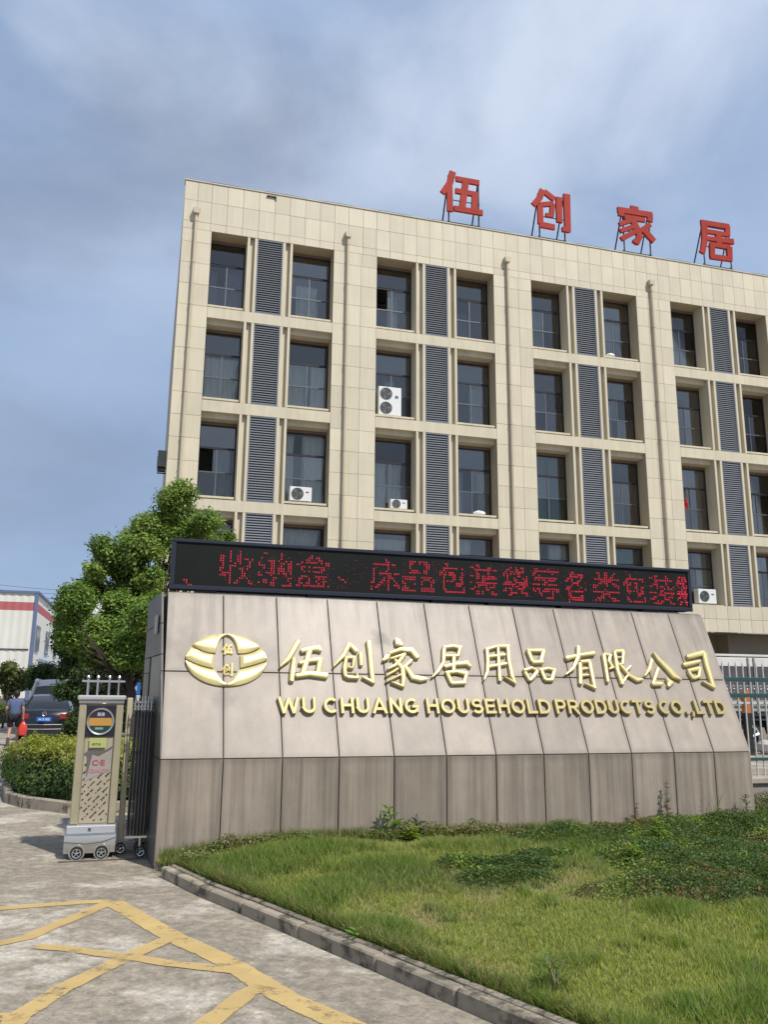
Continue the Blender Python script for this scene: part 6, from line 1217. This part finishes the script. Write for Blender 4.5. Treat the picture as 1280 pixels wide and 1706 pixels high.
for s,hn in ((-1,J['hl']),(1,J['hr'])):
    for i in range(4): skin('finger',[(hn[0]+(-.02+.013*i),hn[1]+.0,hn[2]-.01),(hn[0]+(-.022+.014*i),hn[1]+.02,hn[2]-.055),(hn[0]+(-.02+.013*i),hn[1]-.005,hn[2]-.08)],[(0,1),(1,2)],[.010,.009,.007],SKN,pe,lev=1)
pb=thing('carrier_bag','red plastic carrier bag hanging from the walking person\'s right hand','bag',(0,0,0)); c,n_=math.cos(BYAW),math.sin(BYAW); bx,by=.27,.03
pb.location=(x0+c*bx-n_*by,y0+n_*bx+c*by,.74); pb.rotation_euler=(0,0,BYAW)
RB=mat('red_plastic',(.60,.05,.04),.35,var=.2,vs=12,bump=.5,bs=18)
bg_=MB(); r=random.Random(2); prof_=[(.03,.0),(.08,-.05),(.115,-.12),(.13,-.22),(.135,-.32),(.12,-.40),(.06,-.43),(0,-.43)]
bg_.lathe(prof_,(0,0,0),'z',14); bg_.v=[(x*(1+.12*math.sin(7*math.atan2(y,x)+z*9)),y*.7*(1+.1*math.sin(5*math.atan2(y,x))),z) for x,y,z in bg_.v]; bg_.build('pouch',RB,pb,smooth=True)
MB().tube([(-.02,0,-.03),(-.015,0,.05),(.015,0,.05),(.02,0,-.03)],.008,6).build('handle',RB,pb)
# ------------------------------------------------------------------ right-hand boundary
lwall=thing('boundary_wall','low rendered boundary wall with a coping running right from the sign wall under the railing','wall',wpt(LEN+.02,.72),WYAW)
CRN=mat('grey_render',(.30,.27,.235),.85,var=.12,vs=3,streak=.15,ss=(8,8,.6)); CCP=mat('lichen_coping',(.36,.32,.27),.9,var=.2,vs=14,bump=.3)
MB().box(0,9.0,.0,.30,-.05,.55).build('wall',CRN,lwall)
for i in range(9): MB().cbox(i*1.0+.003,i*1.0+.997,-.04,.34,.552,.635,.012).build('coping_slab',CCP,lwall)
fe=thing('railing','white vertical-bar railing with dark green rails and a scrollwork band on the low wall','railing',wpt(LEN+.02,.90),WYAW)
WB=mat('white_bar_paint',(.62,.63,.64),.35,metal=.3,var=.08); GR_=mat('dark_green_rail',(.03,.085,.085),.45,metal=.2)
key=MB(); key.tube([(0,0,.62),(0,0,2.06)],.0115,8); key.lathe([(.0115,2.05),(.016,2.07),(.004,2.14)],(0,0,0),'z',8); bar=key.mesh('bar',WB,True)
for i in range(34): ob('bar',bar,fe,(.055+i*.112,0,0))
for z,h_ in ((.83,.042),(1.67,.05),(1.885,.05)): MB().cbox(.0,3.9,-.022,.022,z,z+h_,.004).build('rail',GR_,fe)
MB().cbox(.0,3.9,.014,.03,1.575,1.605,.003).build('rail',WB,fe)
sc_=MB()
for i in range(34):
    x=.11+i*.112
    for s in (-1,1): sc_.tube([(x+s*.008+.032*math.cos(t)*s*(1-.055*k),-.0,1.80+.034*math.sin(t)*(1-.055*k)*1.1) for k,t in enumerate(np.linspace(-1.2,4.6,9))],.0045,4)
    sc_.tube([(x-.04,0,1.735),(x+.04,0,1.745)],.004,4)
sc_.build('scrollwork',mat('dull_silver_scroll',(.35,.36,.34),.4,metal=.6),fe)
MB().cbox(3.9,3.98,-.04,.04,.60,2.15,.01).build('rail_post',GR_,fe)
# truck in front of the building
tk=thing('flatbed_truck','stake-bed truck with white side boards and dark sheeting standing before the building behind the railing','truck',bpt(15.95,-4.6),BYAW)
WT=mat('white_truck_paint',(.62,.60,.56),.45,var=.1,vs=2,streak=.08); DT=mat('dark_tarpaulin',(.075,.065,.075),.8,var=.25,vs=3,bump=.3,bs=8); CH=mat('dark_chassis',(.025,.026,.03),.6,var=.3,vs=5)
MB().cbox(0,7.4,0,2.35,1.10,1.24,.02).build('load_bed',CH,tk)
for z in (2.95,): MB().cbox(-.02,7.42,-.03,.03,z,z+.07,.01).cbox(-.02,7.42,2.32,2.38,z,z+.10,.01).build('top_rail',WT,tk)
for i in range(3):
    MB().cbox(.10+i*2.45,2.30+i*2.45,-.012,.02,2.64,2.90,.01).build('side_board',WT,tk); MB().cbox(.10+i*2.45,2.30+i*2.45,-.01,.02,1.62,2.60,.01).build('tarpaulin_panel',DT,tk)
for x in (.03,.10,1.34,1.56,2.33,2.42,4.78,4.87,7.25,7.37): MB().cbox(x-.03,x+.03,-.045,-.014,1.2,2.94,.006).build('stake',mat('grey_stake',(.25,.24,.25),.5,metal=.3),tk)
for z,m_ in ((1.50,mat('grey_strip',(.30,.30,.31),.5)),(1.36,GR_),(1.26,mat('grey_strip',(.30,.30,.31),.5))): MB().cbox(.05,7.3,-.03,.0,z,z+.06,.008).build('side_rail',m_,tk)
MB().cbox(.2,7.2,.5,.62,.75,1.09,.01).cbox(.2,7.2,1.75,1.87,.75,1.09,.01).build('chassis_rail',CH,tk)
MB().cbox(2.2,3.6,.05,.5,.55,1.0,.03).build('tool_box',mat('dark_red_box',(.10,.02,.025),.5),tk)
MB().cbox(.02,.10,.15,.45,.80,.98,.01).cbox(.02,.10,1.9,2.2,.80,.98,.01).build('tail_light',TL,tk)
for x in (1.30,5.6,8.7):
    for y in (.22,2.1): wheel(tk,(x,y,.48),.48,.28,'y')
MB().add([(.55,-.01,.62),(.63,-.01,1.04),(1.95,-.01,1.04),(2.05,-.01,.62),(.55,.3,.62),(.63,.3,1.04),(1.95,.3,1.04),(2.05,.3,.62),(1.95,-.01,.62),(1.87,-.01,.98),(.72,-.01,.98),(.65,-.01,.62)],[(0,1,10,11),(1,2,9,10),(2,3,8,9),(0,4,5,1),(1,5,6,2),(2,6,7,3)]).build('mudguard',CH,tk)
cb=MB(); cb.prism([(7.6,.6),(7.6,2.5),(9.2,2.5),(9.65,1.5),(9.7,.6)],.05,2.3); cb.build('cab',WT,tk)
MB().box(8.2,9.1,.03,.049,1.5,2.3).build('cab_window',WD,tk)
# marker post
mk_=thing('marker_post','rusty orange and black steel post behind the railing right of the sign wall','post',bpt(16.55,-5.3),BYAW-.0)
MB().cbox(-.10,.10,-.10,.10,0,1.22,.01).build('black_shaft',mat('black_paint_worn',(.015,.012,.010),.6,var=.4,vs=9),mk_)
MB().cbox(-.095,.095,-.095,.095,1.22,1.92,.01).build('orange_top',mat('rusty_orange',(.42,.14,.03),.7,var=.25,vs=5,col2=(.55,.30,.10),c2s=6),mk_)
MB().cbox(-.14,.14,-.14,.14,.0,.05,.01).build('base_plate',BLK,mk_)
wp=thing('white_sack','pale sack lying on the paving beside the truck wheel','sack',(0,0,0)); wp.location=bpt(17.55,-5.2,0)
s=MB(); s.cbox(-.45,.45,-.3,.3,0,.42,.12); s.v=[(x*(1+.08*math.sin(9*z)),y,z) for x,y,z in s.v]; s.build('sack_body',mat('pale_sack',(.55,.50,.48),.8,var=.15),wp,smooth=True)
wp2=MB().cbox(-.25,.25,-.25,.25,0,.18,.07).build('sack_top',mat('white_sack_top',(.75,.75,.75),.7),wp,(.1,0,.42),smooth=True)
